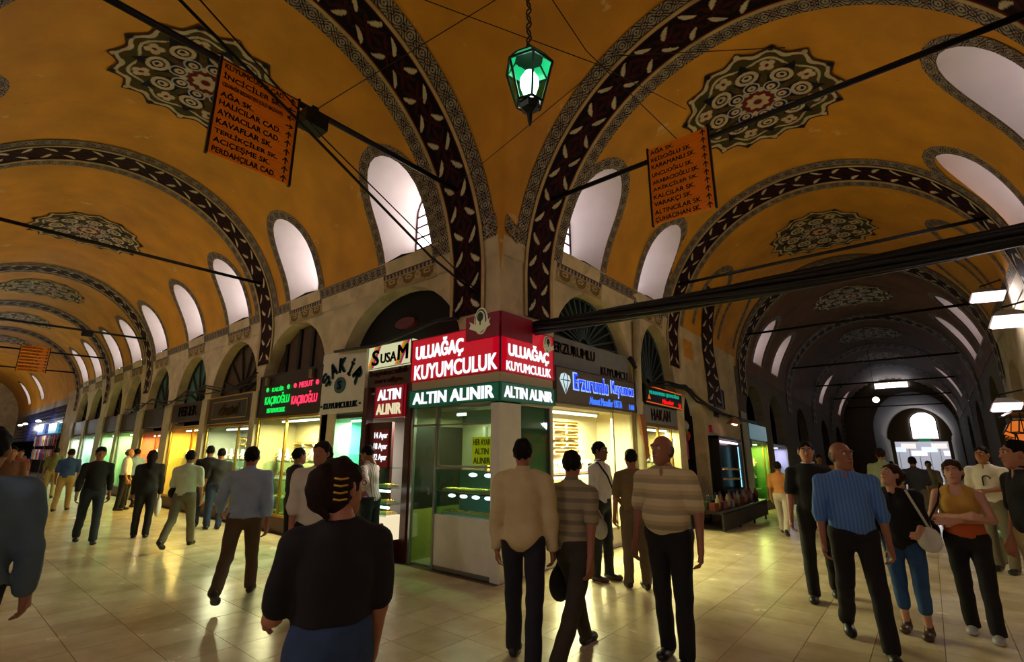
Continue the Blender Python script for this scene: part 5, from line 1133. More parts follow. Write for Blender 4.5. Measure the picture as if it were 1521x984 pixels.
pi2 = [(2.2, -.1)] + [(2.2 * math.cos(PI * k / K), 3.0 + 2.6 * math.sin(PI * k / K)) for k in range(K + 1)] + [(-2.2, -.1)]
end_wall(SL, -58, po2, pi2, 'wall_far', M_PLASTER, 'far end wall with a dark arch across the jewellers\' street', -.3)
tag(MB().box(-60.2, -60, -1.2, 5.1, -.1, 7.6).build('wall_dark_end', M_DARK), 'unlit space behind the far dark arch', kind='structure')
tag(MB().ball((-58.6, 2.3, 4.2), .5, 10, (.2, 1, 1)).build('teal_lunette', mat('teal_pane', (30, 90, 100), .3, emit=(20, 70, 80), es=.8), None, True), 'round dim teal pane in the far dark arch', 'window pane')
e = board(SL, -57.2, -56.0, 2.6, 3.8, 1.4, 1.5, M_DARK, 'light_sign', 'dark sign with a pale green light frame at the far end', frame=glow('pale_green_frame', (150, 230, 210), 1.2), fw=.14)

# ------------------------------------------------------------------ iron tie rods, boards and cables
hs = A_ * math.sqrt(1 - ((5.6 - ZC) / B_) ** 2) + .05
rods = {}
for st, us, nm in ((SL, BANDS_L, 'jewellers\' street'), (SR, BANDS_R, 'darker street')):
    for k, u in enumerate(us):
        o = MB().tube([st.W(u, -hs, 5.6), st.W(u, hs, 5.6)], .036, 8).build('tie_rod', M_BLACK, None, True); tag(o, '%s black iron tie rod from the crossing, across the %s' % (ordn[k], nm), 'rod')
M_OR = mat('orange_plate', (255, 146, 20), .45, noise=.05)
M_BT = mat('black_letter', (16, 14, 12), .5)
def dirboard(o3, ax, nrm, rows, label, arrow, w=.8, rh=.108, far=False):
    """street direction board hung from a tie rod: one plate per street name"""
    o3 = Vector(o3); ax = Vector(ax); nrm = Vector(nrm); up = Vector((0, 0, 1)); n_ = len(rows)
    e = thing('direction_board', label, 'sign', o3)
    def P(a, b, d): return tuple(o3 + ax * a + up * b + nrm * d)
    mtx = Matrix.Translation(o3) @ Matrix(((ax.x, up.x, nrm.x, 0), (ax.y, up.y, nrm.y, 0), (ax.z, up.z, nrm.z, 0), (0, 0, 0, 1)))
    for a in (-w / 2 - .012, w / 2 + .012): MB().prism(P, [(a - .012, .03), (a + .012, .03), (a + .012, -n_ * rh - .01), (a - .012, -n_ * rh - .01)], -.02, .02).build('upright', M_BLACK, e)
    for k, rtx in enumerate(rows):
        z1 = -k * rh; pl_ = MB(); pl_.prism(P, [(-w / 2, z1 - .002), (w / 2, z1 - .002), (w / 2, z1 - rh + .004), (-w / 2, z1 - rh + .004)], -.008, .008); pl = pl_.build('plate', M_OR, e)
        if not rtx: continue
        ww = min(.62, .046 * len(rtx)); me = text_mesh(rtx, 1, .02, .002, ww, .062 if not any(c in 'ĞİÇŞÜÖ' for c in rtx) else .076)
        o = bpy.data.objects.new('street_name', me); me.materials.append(mat('dark_red_letter') if rtx.startswith('CEVA') else M_BT); COL.objects.link(o); o.parent = e
        o.matrix_parent_inverse = e.matrix_basis.inverted(); o.matrix_basis = mtx @ Matrix.Translation((-w / 2 + .03 + ww / 2, z1 - rh / 2, .011))
        am = MB(); cx = w / 2 - .06; cz = z1 - rh / 2; ang = arrow[k] if k < len(arrow) else 0
        ap = [(-.007, -.045), (.007, -.045), (.007, .012), (.03, -.01), (.036, -.002), (0, .045), (-.036, -.002), (-.03, -.01), (-.007, .012)]
        c_, s_ = math.cos(ang), math.sin(ang); am.prism(P, [(cx + x * c_ - y * s_, cz + x * s_ + y * c_) for x, y in ap], .008, .012); am.build('arrow', M_BT, e)
    return e
dirboard((-4.98, 1.70, 5.56), (0, 1, 0), (1, 0, 0), ['KUYUMCULAR CAD.', 'İNCİCİLER SK.', 'CEVAHİR BEDESTEN (OLD BAZAAR)', 'AĞA SK.', 'HALICILAR CAD.', 'AYNACILAR CAD.', 'KAVAFLAR SK.', 'TERLİKÇİLER SK.', 'ACIÇEŞME SK.', 'PERDAHÇILAR CAD.'], 'orange street direction board hanging over the jewellers\' street mouth', [0, PI / 2, PI / 2, -PI / 2])
dirboard((-1.97, 5.80, 5.70), (1, 0, 0), (0, -1, 0), ['AĞA SK.', 'REİSOĞLU SK.', 'KARAMANLI SK.', 'UNCUOĞLU SK.', 'ARABACIOĞLU SK.', 'AKİKÇİLER SK.', 'KALCILAR SK.', 'VARAKÇI SK.', 'ALTINCILAR SK.', 'ÇUHACIHAN SK.'], 'orange street direction board hanging over the darker street mouth', [0], rh=.114)
dirboard((-27.5, 2.42, 5.76), (0, 1, 0), (1, 0, 0), ['HALICILAR CAD.', 'AYNACILAR CAD.', 'KAVAFLAR SK.', 'TERLİKÇİLER SK.', 'ACIÇEŞME SK.', 'PERDAHÇILAR CAD.', 'KESECİLER CAD.', 'YAĞLIKÇILAR CAD.'], 'small far orange direction board deep in the jewellers\' street', [0], w=.86, rh=.13)
e = thing('loudspeaker', 'black box loudspeaker clamped under the first tie rod beside the orange board', 'loudspeaker', (-5.06, 2.32, 5.45)); MB().box(-5.16, -4.96, 2.2, 2.48, 5.36, 5.56).build('cabinet', M_BLACK, e); MB().tube([(-4.97, 2.34, 5.46), (-4.94, 2.34, 5.46)], .07, 10).build('cone', M_DARK, e); MB().box(-5.09, -5.03, 2.3, 2.38, 5.56, 5.66).build('clamp', M_BLACK, e)
tag(MB().box(-21.55, -21.45, 2.9, 3.2, 5.4, 5.62).build('rod_box', M_BLACK), 'small black box hung on the third tie rod', 'box')
# thick cable bundle across the mouth of the darker street
e = thing('cable_bundle', 'thick black cable bundle strung across the mouth of the darker street', 'cables', (-4.4, 5.8, 3.4))
for k in range(9):
    r_ = .075 if k else 0; a_ = 2 * PI * k / 8; pts = []
    for i in range(15):
        x = -4.7 + 6.4 * i / 14; ph = a_ + i * .25; pts.append((x, 5.75 + r_ * math.cos(ph), 3.46 - .05 * math.sin(PI * i / 14) + r_ * math.sin(ph) + rng.uniform(-.006, .006)))
    MB().tube(pts, .034, 6).build('cable', M_BLACK, e, True)
def wire(pts, r, label, cat='wire'): return tag(MB().tube(pts, r, 5).build('wire', M_BLACK, None, True), label, cat)
wire([(-4.9, 4.98, 3.95), (-4.9, 4.1, 4.25), (-4.9, 2.42, 5.1), (-4.9, .3, 6.15)], .018, 'slanting black cable from the corner pillar up past the orange board')
wire([(-4.88, 4.98, 3.99), (-4.9, 2.42, 5.2), (-4.9, .5, 6.3)], .009, 'thin wire running beside the slanting black cable')
wire([(-4.98, 2.35, 5.62), (-3.12, 3.42, 6.8)], .006, 'thin stay wire rising from the loudspeaker clamp'); wire([(-5.0, 4.6, 5.6), (-1.9, 3.9, 5.62), (-.5, 4.9, 5.6)], .005, 'thin wire slung between the two street mouths')
wire([(-3.9, 3.0, 7.0), (-2.42, 4.59, 6.3), (-2.3, 7.4, 7.3)], .006, 'thin wire crossing behind the lantern chain'); wire([(-2.62, 3.83, 6.85), (-2.48, 4.38, 6.4), (-1.97, 5.88, 5.72)], .006, 'thin wire running from the crossing into the darker street')
pts = [SR.F(8.9, 3.45, .05), SR.F(9.5, 2.95, .1), SR.F(10.5, 3.1, .12), SR.F(11.5, 3.15, .15), SR.F(12.4, 2.95, .12), SR.F(13.6, 2.85, .1), SR.F(15.2, 2.75, .1), SR.F(18, 2.8, .1)]
e = thing('cable_run', 'sagging black cables along the wall of the darker street', 'cables', SR.F(11, 3, .1))
for k in range(4): MB().tube([(x + rng.uniform(-.04, .04), y, z + rng.uniform(-.06, .06)) for x, y, z in pts], .03, 6).build('cable', M_BLACK, e, True)
e = thing('cable_run', 'black cables looping along the jewellers\' street above the fascias', 'cables', SL.F(-16, 3.2, .1))
for k in range(3): MB().tube([SL.F(-12 - 1.6 * i, 3.25 + .18 * math.cos(2.2 * i + k) - .02 * i, .1 + .03 * k) for i in range(8)], .02, 5).build('cable', M_BLACK, e, True)
wire([(-8.6, 4.9, 3.5), (-7.2, 4.86, 3.42), (-5.6, 4.86, 3.6), (-5.15, 4.9, 3.58)], .03, 'black cable lying along the top of the red sign')
# ------------------------------------------------------------------ lantern of the crossing
LX, LY, LZ = -1.58, 2.06, 3.90
e = thing('street_lantern', 'six-sided green glass lantern with a glowing bulb hanging in the crossing', 'lantern', (LX, LY, LZ))
def hexring(r, z, rot=.3): return [(LX + r * math.cos(PI / 3 * k + rot), LY + r * math.sin(PI / 3 * k + rot), LZ + z) for k in range(6)]
top, mid, bot = hexring(.095, .18), hexring(.155, .10), hexring(.085, -.16)
M_LFR = mat('lantern_iron', (24, 34, 26), .4, metal=.5); GGL = glass_mat('lantern_glass', (150, 230, 200))
fr_ = MB()
for k in range(6): fr_.tube([mid[k], bot[k]], .008, 5); fr_.tube([mid[k], mid[(k + 1) % 6]], .009, 5); fr_.tube([bot[k], bot[(k + 1) % 6]], .009, 5); fr_.tube([top[k], mid[k]], .008, 5); fr_.tube([top[k], top[(k + 1) % 6]], .008, 5)
fr_.build('frame', M_LFR, e)
GTE = mat('lantern_green_glass', (40, 150, 110), .2, emit=(40, 170, 120), es=.8)
for k in range(6):
    j = (k + 1) % 6; MB().add([top[k], top[j], mid[j], mid[k]], [(0, 1, 2, 3)]).build('roof_pane', GTE, e, recalc=False)
    MB().add([mid[k], mid[j], bot[j], bot[k]], [(0, 1, 2, 3)]).build('pane', GGL, e, recalc=False)
MB().lathe([(.09, .17), (.06, .2), (.03, .23), (.022, .27)], 6, (LX, LY, LZ)).build('cap', M_LFR, e); MB().lathe([(.07, -.16), (.055, -.2), (.02, -.23), (.012, -.3), (.002, -.32)], 6, (LX, LY, LZ)).build('finial', M_LFR, e)
MB().lathe([(.012, .08), (.03, .07), (.058, .02), (.06, -.02), (.04, -.085), (.005, -.1)], 14, (LX, LY, LZ)).build('bulb', glow('lantern_bulb', (255, 250, 240), 14), e, True)
ch = MB()
for k in range(64):
    z = LZ + .27 + k * .055; torus(ch, (LX, LY, z), .02, .006, 'y' if k % 2 else 'x', 8, 4)
ch.build('chain', M_BLACK, e, True)['kind'] = 'stuff'
ld = bpy.data.lights.new('lantern_light', 'POINT'); ld.energy = 60; ld.shadow_soft_size = .05; ld.color = (.9, 1, .92); lo = bpy.data.objects.new('lantern_light', ld); COL.objects.link(lo); lo.parent = e; lo.location = (0, 0, 0)
# ------------------------------------------------------------------ people: smooth implicit bodies, clothes as their own parts
class Field:
    def __init__(s, lo, hi, h):
        s.lo = np.array(lo, np.float32); s.h = h; n = np.ceil((np.array(hi) - s.lo) / h).astype(int) + 1; s.n = n
        s.ax = [s.lo[k] + h * np.arange(n[k], dtype=np.float32) for k in range(3)]; s.S = np.full(n, .3, np.float32)
    def sl(s, lo, hi, mg):
        r = []
        for k in range(3):
            a = max(0, int((lo[k] - mg - s.lo[k]) / s.h)); b = min(s.n[k], int((hi[k] + mg - s.lo[k]) / s.h) + 2)
            if b <= a: return None
            r.append(slice(a, b))
        return r
    def co(s, r): return s.ax[0][r[0]][:, None, None], s.ax[1][r[1]][None, :, None], s.ax[2][r[2]][None, None, :]
    def smin(s, r, d, k):
        S = s.S[tuple(r)]; h = np.clip(.5 + .5 * (S - d) / k, 0, 1); s.S[tuple(r)] = S + (d - S) * h - k * h * (1 - h)
    def cap(s, a, b, r1, r2, k=.03, sub=False):
        a = np.array(a, np.float32); b = np.array(b, np.float32); R = max(r1, r2)
        r = s.sl(np.minimum(a, b) - R, np.maximum(a, b) + R, .07)
        if r is None: return s
        x, y, z = s.co(r); ab = b - a; L = float(ab @ ab) + 1e-9
        t = np.clip(((x - a[0]) * ab[0] + (y - a[1]) * ab[1] + (z - a[2]) * ab[2]) / L, 0, 1)
        d = np.sqrt((x - a[0] - t * ab[0]) ** 2 + (y - a[1] - t * ab[1]) ** 2 + (z - a[2] - t * ab[2]) ** 2) - (r1 + (r2 - r1) * t)
        s.smin(r, d, k) if not sub else s.ssub(r, d, k); return s
    def ssub(s, r, d, k):
        S = s.S[tuple(r)]; h = np.clip(.5 - .5 * (S + d) / k, 0, 1); s.S[tuple(r)] = S + (-d - S) * h + k * h * (1 - h)
    def ell(s, c, rad, k=.03, sub=False):
        c = np.array(c, np.float32); rad = np.array(rad, np.float32); r = s.sl(c - rad, c + rad, .07)
        if r is None: return s
        x, y, z = s.co(r); q = np.sqrt(((x - c[0]) / rad[0]) ** 2 + ((y - c[1]) / rad[1]) ** 2 + ((z - c[2]) / rad[2]) ** 2)
        q2 = np.sqrt(((x - c[0]) / rad[0] ** 2) ** 2 + ((y - c[1]) / rad[1] ** 2) ** 2 + ((z - c[2]) / rad[2] ** 2) ** 2) + 1e-6
        d = q * (q - 1) / q2; s.smin(r, d, k) if not sub else s.ssub(r, d, k); return s
    def cut(s, n, c, k=.004):
        n = np.array(n, np.float32); x, y, z = s.co([slice(None)] * 3); d = x * n[0] + y * n[1] + z * n[2] - c; s.S = np.maximum(s.S, d); return s
    def fold(s, amp, fx, fy, fz, ph=0.0):
        x, y, z = s.co([slice(None)] * 3); s.S = s.S + amp * np.sin(fx * x + 2.1 * np.sin(fz * .6 * z) + ph) * np.sin(fy * y + fz * z + 1.3 * np.sin(3 * z)); return s
    def mesh(s):
        S = s.S; nx, ny, nz = S.shape; neg = S < 0
        cs = [neg[i:nx - 1 + i, j:ny - 1 + j, k:nz - 1 + k] for i in (0, 1) for j in (0, 1) for k in (0, 1)]
        cnt = sum(c.astype(np.int8) for c in cs); act = (cnt > 0) & (cnt < 8); I = np.argwhere(act)
        if len(I) == 0: return np.zeros((0, 3)), np.zeros((0, 4), int)
        acc = np.zeros((len(I), 3), np.float32); num = np.zeros(len(I), np.float32)
        co = [(0, 0, 0), (1, 0, 0), (0, 1, 0), (1, 1, 0), (0, 0, 1), (1, 0, 1), (0, 1, 1), (1, 1, 1)]
        vals = [S[I[:, 0] + a, I[:, 1] + b, I[:, 2] + c] for a, b, c in co]
        for p, q in ((0, 1), (2, 3), (4, 5), (6, 7), (0, 2), (1, 3), (4, 6), (5, 7), (0, 4), (1, 5), (2, 6), (3, 7)):
            a, b = vals[p], vals[q]; m_ = (a < 0) != (b < 0); t = np.where(m_, a / np.where(m_, a - b, 1), 0)
            pa, pb = np.array(co[p], np.float32), np.array(co[q], np.float32)
            acc += np.where(m_[:, None], pa[None] + t[:, None] * (pb - pa)[None], 0); num += m_
        V = s.lo + s.h * (I + acc / num[:, None]); idx = np.full(act.shape, -1, np.int64); idx[tuple(I.T)] = np.arange(len(I))
        F_ = []
        for ax in range(3):
            a1, a2 = (ax + 1) % 3, (ax + 2) % 3; s0 = [slice(None)] * 3; s1 = [slice(None)] * 3; s0[ax] = slice(0, -1); s1[ax] = slice(1, None)
            n0, n1 = neg[tuple(s0)], neg[tuple(s1)]; E = np.argwhere(n0 != n1); ok = (E[:, a1] > 0) & (E[:, a2] > 0) & (E[:, a1] < S.shape[a1] - 1) & (E[:, a2] < S.shape[a2] - 1); E = E[ok]
            if len(E) == 0: continue
            def at(d1, d2): q = E.copy(); q[:, a1] -= d1; q[:, a2] -= d2; return idx[tuple(q.T)]
            qd = np.stack([at(1, 1), at(0, 1), at(0, 0), at(1, 0)], 1); fl = n0[tuple(E.T)]; qd[~fl] = qd[~fl][:, ::-1]; F_.append(qd)
        F_ = np.concatenate(F_); F_ = F_[(F_ >= 0).all(1)]; return V, F_
def join(parts):
    v, f, o = [], [], 0
    for a, b in parts:
        if len(a): v.append(a); f.append(b + o); o += len(a)
    return np.concatenate(v), np.concatenate(f)
def rx(v, a): c, s = math.cos(a), math.sin(a); return np.array([v[0], v[1] * c - v[2] * s, v[1] * s + v[2] * c])
def hand_field(w, f, n, grip=.6, s=1.0):
    """hand at wrist w, along f, palm normal n; fingers curl towards n"""
    f = f / np.linalg.norm(f); n = n - f * (n @ f); n = n / (np.linalg.norm(n) + 1e-9); l = np.cross(f, n)
    F_ = Field(w - .13, w + .2 * f * 0 + .22, .0075) if False else Field(np.minimum(w, w + f * .2) - .075, np.maximum(w, w + f * .2) + .075, .007)
    for k in (-1, -.3, .3, 1): F_.cap(w + l * k * .016, w + f * .085 * s + l * k * .028, .017, .015, .012)
    F_.cap(w - f * .04, w + f * .02, .026, .022, .02)
    for k, ln in ((-1, .066), (-.34, .08), (.33, .085), (1, .074)):
        b = w + f * .088 * s + l * k * .028; a1 = grip * .7; d1 = f * math.cos(a1) + n * math.sin(a1); m_ = b + d1 * ln * .5; a2 = grip * 1.7; d2 = f * math.cos(a2) + n * math.sin(a2); t = m_ + d2 * ln * .5
        F_.cap(b, m_, .0095, .009, .006); F_.cap(m_, t, .009, .0075, .004)
    tb = w + f * .025 + l * .026; t1 = tb + (f * .75 + l * .5 + n * .35) * .045; t2 = t1 + (f * .9 + l * .05 + n * .35) * .032
    F_.cap(tb, t1, .014, .011, .01); F_.cap(t1, t2, .011, .008, .005)
    return F_.mesh()
SKIN = {}
def skin_m(k): c_ = {'a': (178, 120, 88), 'b': (150, 98, 70), 'c': (205, 150, 120), 'd': (120, 78, 56)}[k]; return mat('skin_' + k, c_, .55, noise=.05)
HAIR = {'black': (18, 14, 12), 'brown': (58, 38, 24), 'grey': (90, 84, 78), 'dbrown': (34, 22, 15)}
HS = []
def person(pos, face, label, H=1.74, build=1.0, shirt=None, shirt_kind='tee', sleeve=.5, hem=.9, trousers=None, tr_len=1.0, skirt=False, shoes=(20, 18, 16), hair='black', hairstyle='short', skin='a', armL=(5, 8, 12), armR=(5, 8, 12),
           legL=(3, 2), legR=(-3, 2), headyaw=0, headpitch=0, lean=0, res=.017, detail=False, lj=None, rj=None, belly=0.0, female=False, extra=None, face_vec=None, grip=.7, waist=None):
    x, y = pos; zf = SR.zo(y) if y > 5 else 0.0
    c_ = np.array([-x, -y]) / math.hypot(x, y); r_ = np.array([-c_[1], c_[0]])      # r_: image right as seen by the camera
    r_ = np.array([math.cos(YAW), math.sin(YAW)]); r_ = r_ - c_ * (r_ @ c_); r_ /= np.linalg.norm(r_)
    fa = math.radians(face); dv = c_ * math.cos(fa) + r_ * math.sin(fa); rz = math.atan2(dv[1], dv[0]) - PI / 2
    root = thing('person', label, 'person', (x, y, zf), rz)
    root.scale = (H / 1.75,) * 3
    P = lambda v: np.array(v, float)
    b = build; sw = (.175 if female else .192) * (.5 + .5 * b); hw = .092
    # legs
    J = {}
    for sd, (s_, kb) in ((-1, legL), (1, legR)):
        hip = P((sd * hw, 0, .92)); a = math.radians(s_); d1 = P((sd * .02, math.sin(a), -math.cos(a))); knee = hip + d1 / np.linalg.norm(d1) * .43
        a2 = math.radians(s_ - kb); d2 = P((sd * .005, math.sin(a2), -math.cos(a2))); ank = knee + d2 / np.linalg.norm(d2) * .42; J[sd] = [hip, knee, ank, a2]
    dz = .075 - min(J[-1][2][2], J[1][2][2])
    sh = P((0, 0, dz)); 
    for sd in (-1, 1): J[sd][0] = J[sd][0] + sh; J[sd][1] = J[sd][1] + sh; J[sd][2] = J[sd][2] + sh
    la = math.radians(lean)
    def T(v): v = P(v) - P((0, 0, .95)); v = rx(v, -la); return v + P((0, 0, .95)) + sh
    AJ = {}
    for sd, (s_, ou, be), jj in ((-1, armL, lj), (1, armR, rj)):
        so = T((sd * sw, 0, 1.38))
        if jj: el, wr = T(jj[0]), T(jj[1])
        else:
            a = math.radians(s_); o_ = math.radians(ou); d1 = P((sd * math.sin(o_), math.sin(a) * math.cos(o_), -math.cos(a) * math.cos(o_))); el = so + d1 * .285
            a2 = math.radians(s_ + be); d2 = P((sd * math.sin(o_) * .3, math.sin(a2), -math.cos(a2))); wr = el + d2 / np.linalg.norm(d2) * .25
        AJ[sd] = [so, el, wr]
    lo = np.min([q for L_ in list(J.values()) for q in L_[:3]] + [q for L_ in AJ.values() for q in L_], 0); hi = np.max([q for L_ in list(J.values()) for q in L_[:3]] + [q for L_ in AJ.values() for q in L_] + [T((0, 0, 1.55))], 0)
    lo = np.minimum(lo, T((-.3, -.25, .9)) * P((1, 1, 1))) - .12; hi = np.maximum(hi, T((.3, .25, 1.4))) + .12; lo[2] = 0.0 - .02
    def torso(F_, g=0.0, low=True):
        F_.ell(T((0, 0, 1.28)), (.162 * b + g, .112 + g + .03 * (b - 1), .18), .05); F_.ell(T((0, .01 + belly * .5, 1.09)), (.148 * b + g + belly * .3, .112 + g + belly + .02 * (b - 1), .17), .06)
        if female:
            for s_ in (-1, 1): F_.ell(T((s_ * .075, .095, 1.27)), (.06 + g, .05 + g, .06 + g), .05)
        if low: F_.ell(T((0, -.005, .95)), (.165 * (.4 + .6 * b) + g, .118 + g, .13), .06)
        [F_.cap(T((0, -.01, 1.425)), T((q_ * (sw - .015), -.005, 1.385)), .058 + g, .046 + g, .05) for q_ in (-1, 1)]
        F_.cap(T((0, -.01, 1.40)), T((0, .0, 1.47)), .075 + g * .6, .055, .05)
    B = Field(lo, hi, res); torso(B, -.012)
    B.cap(T((0, -.005, 1.42)), T((0, .01, 1.56)), .052, .05, .03)
    for sd in (-1, 1):
        so, el, wr = AJ[sd]; B.cap(so, el, .046 * b, .038, .03); B.cap(el, wr, .039, .026, .02)
        h_, k_, a_, _ = J[sd]; tn = .7 if tr_len >= .95 and not skirt else 1.0; B.cap(h_, k_, .074 * tn * b, .05 * tn, .04); B.cap(k_, a_, .05 * tn, .034 * tn, .02)
        if tn == 1.0: B.ell(k_ + (a_ - k_) * .28 + P((0, -.015, 0)), (.045, .05, .1), .03)
    parts = [B.mesh()]
    for sd in (-1, 1):
        so, el, wr = AJ[sd]; f_ = wr - el; n_ = P((-sd, .25, 0)) if not (lj or rj) else P((-sd * .3, -.6, -.2)); parts.append(hand_field(wr, f_, n_, grip))
    # head in its own finer field
    hy, hp = math.radians(headyaw), math.radians(headpitch); hc = T((0, .018, 1.612))
    def HR(V):
        V = np.asarray(V, float); c, s = math.cos(hp), math.sin(hp); V = np.stack([V[..., 0], V[..., 1] * c - V[..., 2] * s, V[..., 1] * s + V[..., 2] * c], -1); c, s = math.cos(hy), math.sin(hy)
        return np.stack([V[..., 0] * c - V[..., 1] * s, V[..., 0] * s + V[..., 1] * c, V[..., 2]], -1) + hc
    Q = Field((-.13, -.16, -.2), (.13, .18, .17), .0085 if detail else .011)
    Q.ell((0, -.015, .025), (.077, .097, .098), .02).ell((0, .03, -.045), (.06, .068, .082), .04).ell((0, .065, -.1), (.028, .025, .022), .03)
    Q.cap((0, .085, .025), (0, .108, -.02), .009, .014, .012).ell((-.032, .088, .02), (.017, .016, .012), .012, True).ell((.032, .088, .02), (.017, .016, .012), .012, True)
    Q.cap((-.045, .078, .042), (.045, .078, .042), .012, .012, .02).ell((0, .092, -.055), (.026, .012, .011), .008)
    for s_ in (-1, 1): Q.ell((s_ * .079, -.005, -.005), (.011, .02, .032), .008)
    Q.cap((0, -.02, -.06), (0, -.03, -.2), .05, .052, .03)
    hv, hf = Q.mesh(); parts.append((HR(hv), hf))
    v, f = join(parts); kid = []
    def child(nm, V, F2, m_): o = bpy.data.objects.new(nm, rawmesh(nm, V, F2, m_, True)); COL.objects.link(o); o.parent = root; return o
    child('body', v, f, skin_m(skin))
    # hair
    hm = mat('hair_' + hair, HAIR[hair], .75, noise=.3, nscale=60, spec=.15)
    Z = Field((-.17, -.26, -.36), (.17, .15, .19), .0105)
    if hairstyle == 'bald':
        Z.ell((0, -.02, .0), (.083, .1, .085), .01).cut((0, 0, 1), .035).cut((0, 1, 0), .01).cut((0, 0, -1), .07)
    else:
        Z.ell((0, -.02, .032), (.084, .102, .104) if hairstyle == 'short' else (.088, .106, .104), .02)
        if hairstyle in ('long', 'bun', 'tail', 'pinned'): Z.ell((0, -.045, -.02), (.086, .074, .092), .03)
        if hairstyle == 'short': Z.cut((0, .35, -1), .055).cut((0, 1, -.55), .035)
        else: Z.cut((0, 1, -.6), .035)
        if hairstyle == 'long': Z.cap((0, -.075, -.02), (0, -.09, -.25), .085, .06, .04)
        if hairstyle == 'bun': Z.ell((0, -.13, .03), (.06, .05, .06), .015)
        if hairstyle == 'tail': Z.cap((0, -.12, .02), (.02, -.16, -.2), .04, .025, .02)
        if hairstyle == 'pinned': Z.ell((0, -.12, .0), (.065, .055, .1), .03).cap((.03, -.12, -.06), (.05, -.1, -.16), .02, .008, .02); Z.fold(.004, 70, 50, 60)
        Z.fold(.006, 75, 60, 48)
    zv, zf_ = Z.mesh(); child('hair', HR(zv), zf_, hm)
    if detail:
        for s_ in (-1, 1):
            mb = MB(); mb.ball((s_ * .032, .083, .02), .0125, 8); child('eye', HR(np.array(mb.v)), np.array([q if len(q) == 4 else q[:4] for q in mb.f if len(q) == 4]), mat('eye_white', (200, 190, 180), .3))
            mb = MB(); mb.ball((s_ * .032, .0945, .02), .0055, 6, (1, .5, 1)); child('iris', HR(np.array(mb.v)), np.array([q for q in mb.f if len(q) == 4]), mat('iris', (30, 18, 12), .2))
            mb = MB(); mb.tube([(s_ * .014, .094, .04), (s_ * .034, .094, .046), (s_ * .052, .08, .04)], .004, 5); child('eyebrow', HR(np.array(mb.v)), np.array([q for q in mb.f if len(q) == 4]), hm)
        mb = MB(); mb.tube([(-.024, .093, -.055), (-.01, .103, -.053), (.01, .103, -.053), (.024, .093, -.055)], [.003, .006, .006, .003], 6); child('lips', HR(np.array(mb.v)), np.array([q for q in mb.f if len(q) == 4]), mat('lips_' + skin, tuple(int(c * .72) if k else int(c * .9) for k, c in enumerate({'a': (178, 110, 88), 'b': (150, 90, 70), 'c': (205, 120, 110), 'd': (120, 70, 56)}[skin])), .4))
    # shirt
    S = Field(lo, hi, res); g = .014 if shirt_kind != 'loose' else .026; torso(S, g)
    hz = T((0, 0, hem))[2]
    if sleeve > 0:
        for sd in (-1, 1):
            so, el, wr = AJ[sd]; sl_g = .014 + (.012 if shirt_kind == 'loose' else 0)
            if sleeve <= .5: e_ = so + (el - so) * (sleeve / .5 * .9); S.cap(so, e_, .05 * b + sl_g, .05 + sl_g, .03); d_ = (el - so) / np.linalg.norm(el - so)
            else: S.cap(so, el, .049 * b + sl_g, .043 + sl_g * .8, .03); e_ = el + (wr - el) * min(1, (sleeve - .5) / .5); S.cap(el, e_, .046 + sl_g * .8, .036 + sl_g * .6, .02)
    S.S = np.maximum(S.S, (hz - S.ax[2])[None, None, :])
    nk = T((0, 0, 1.485))[2]; S.S = np.maximum(S.S, (S.ax[2] - nk)[None, None, :])
    if shirt_kind == 'tank':
        for sd in (-1, 1): S.ell(T((sd * (sw + .035), 0, 1.40)), (.07, .16, .13), .01, True)
        S.ell(T((0, .12, 1.44)), (.07, .1, .08), .01, True)
    elif shirt_kind in ('polo', 'shirt', 'loose'): S.ell(T((0, .13, 1.45)), (.035, .07, .07), .01, True)
    S.fold(.006 if shirt_kind != 'loose' else .009, 24, 26, 17, x)
    sv, sf = S.mesh(); sho = child('shirt' if shirt_kind != 'tank' else 'top', sv, sf, shirt)
    if shirt_kind in ('polo', 'shirt', 'loose'):
        K_ = Field(T((0, 0, 1.47)) - .13, T((0, 0, 1.47)) + .13, .009); K_.cap(T((0, -.012, 1.455)), T((0, .0, 1.51)), .071, .06, .01); K_.ell(T((0, .085, 1.53)), (.03, .06, .06), .01, True); K_.S = np.maximum(K_.S, (K_.ax[2] - T((0, 0, 1.515))[2])[None, None, :]); kv, kf = K_.mesh(); child('collar', kv, kf, shirt)
    # trousers or skirt
    G = Field(lo, hi, res); wz = T((0, 0, waist if waist else max(hem + .03, 1.0)))[2]
    G.ell(T((0, -.005, .96)), (.165 * (.4 + .6 * b) + .012 + belly * .2, .122 + .012 + belly * .5, .15), .05); G.ell(T((0, .0, 1.06)), (.145 * b + .008 + belly * .2, .112 + .008 + belly * .8, .12), .05)
    if skirt:
        G.cap(T((0, 0, .95)), P((0, 0, .42)) + sh, .165, .21, .05); G.S = np.maximum(G.S, (.4 - G.ax[2])[None, None, :])
    else:
        for sd in (-1, 1):
            h_, k_, a_, _ = J[sd]; G.cap(h_, k_, .092 * (.5 + .5 * b) + .006, .07, .035); e_ = k_ + (a_ - k_) * tr_len; G.cap(k_, e_, .07, .064, .02)
        if tr_len < .9:
            for sd in (-1, 1):
                h_, k_, a_, _ = J[sd]; d_ = (a_ - k_) / np.linalg.norm(a_ - k_)
        cutz = .05 if tr_len >= .95 else None
        if cutz: G.S = np.maximum(G.S, (cutz - G.ax[2])[None, None, :])
    G.S = np.maximum(G.S, (G.ax[2] - wz)[None, None, :]); G.fold(.0055, 20, 22, 14, y)
    gv, gf = G.mesh(); child('skirt' if skirt else 'trousers', gv, gf, trousers)
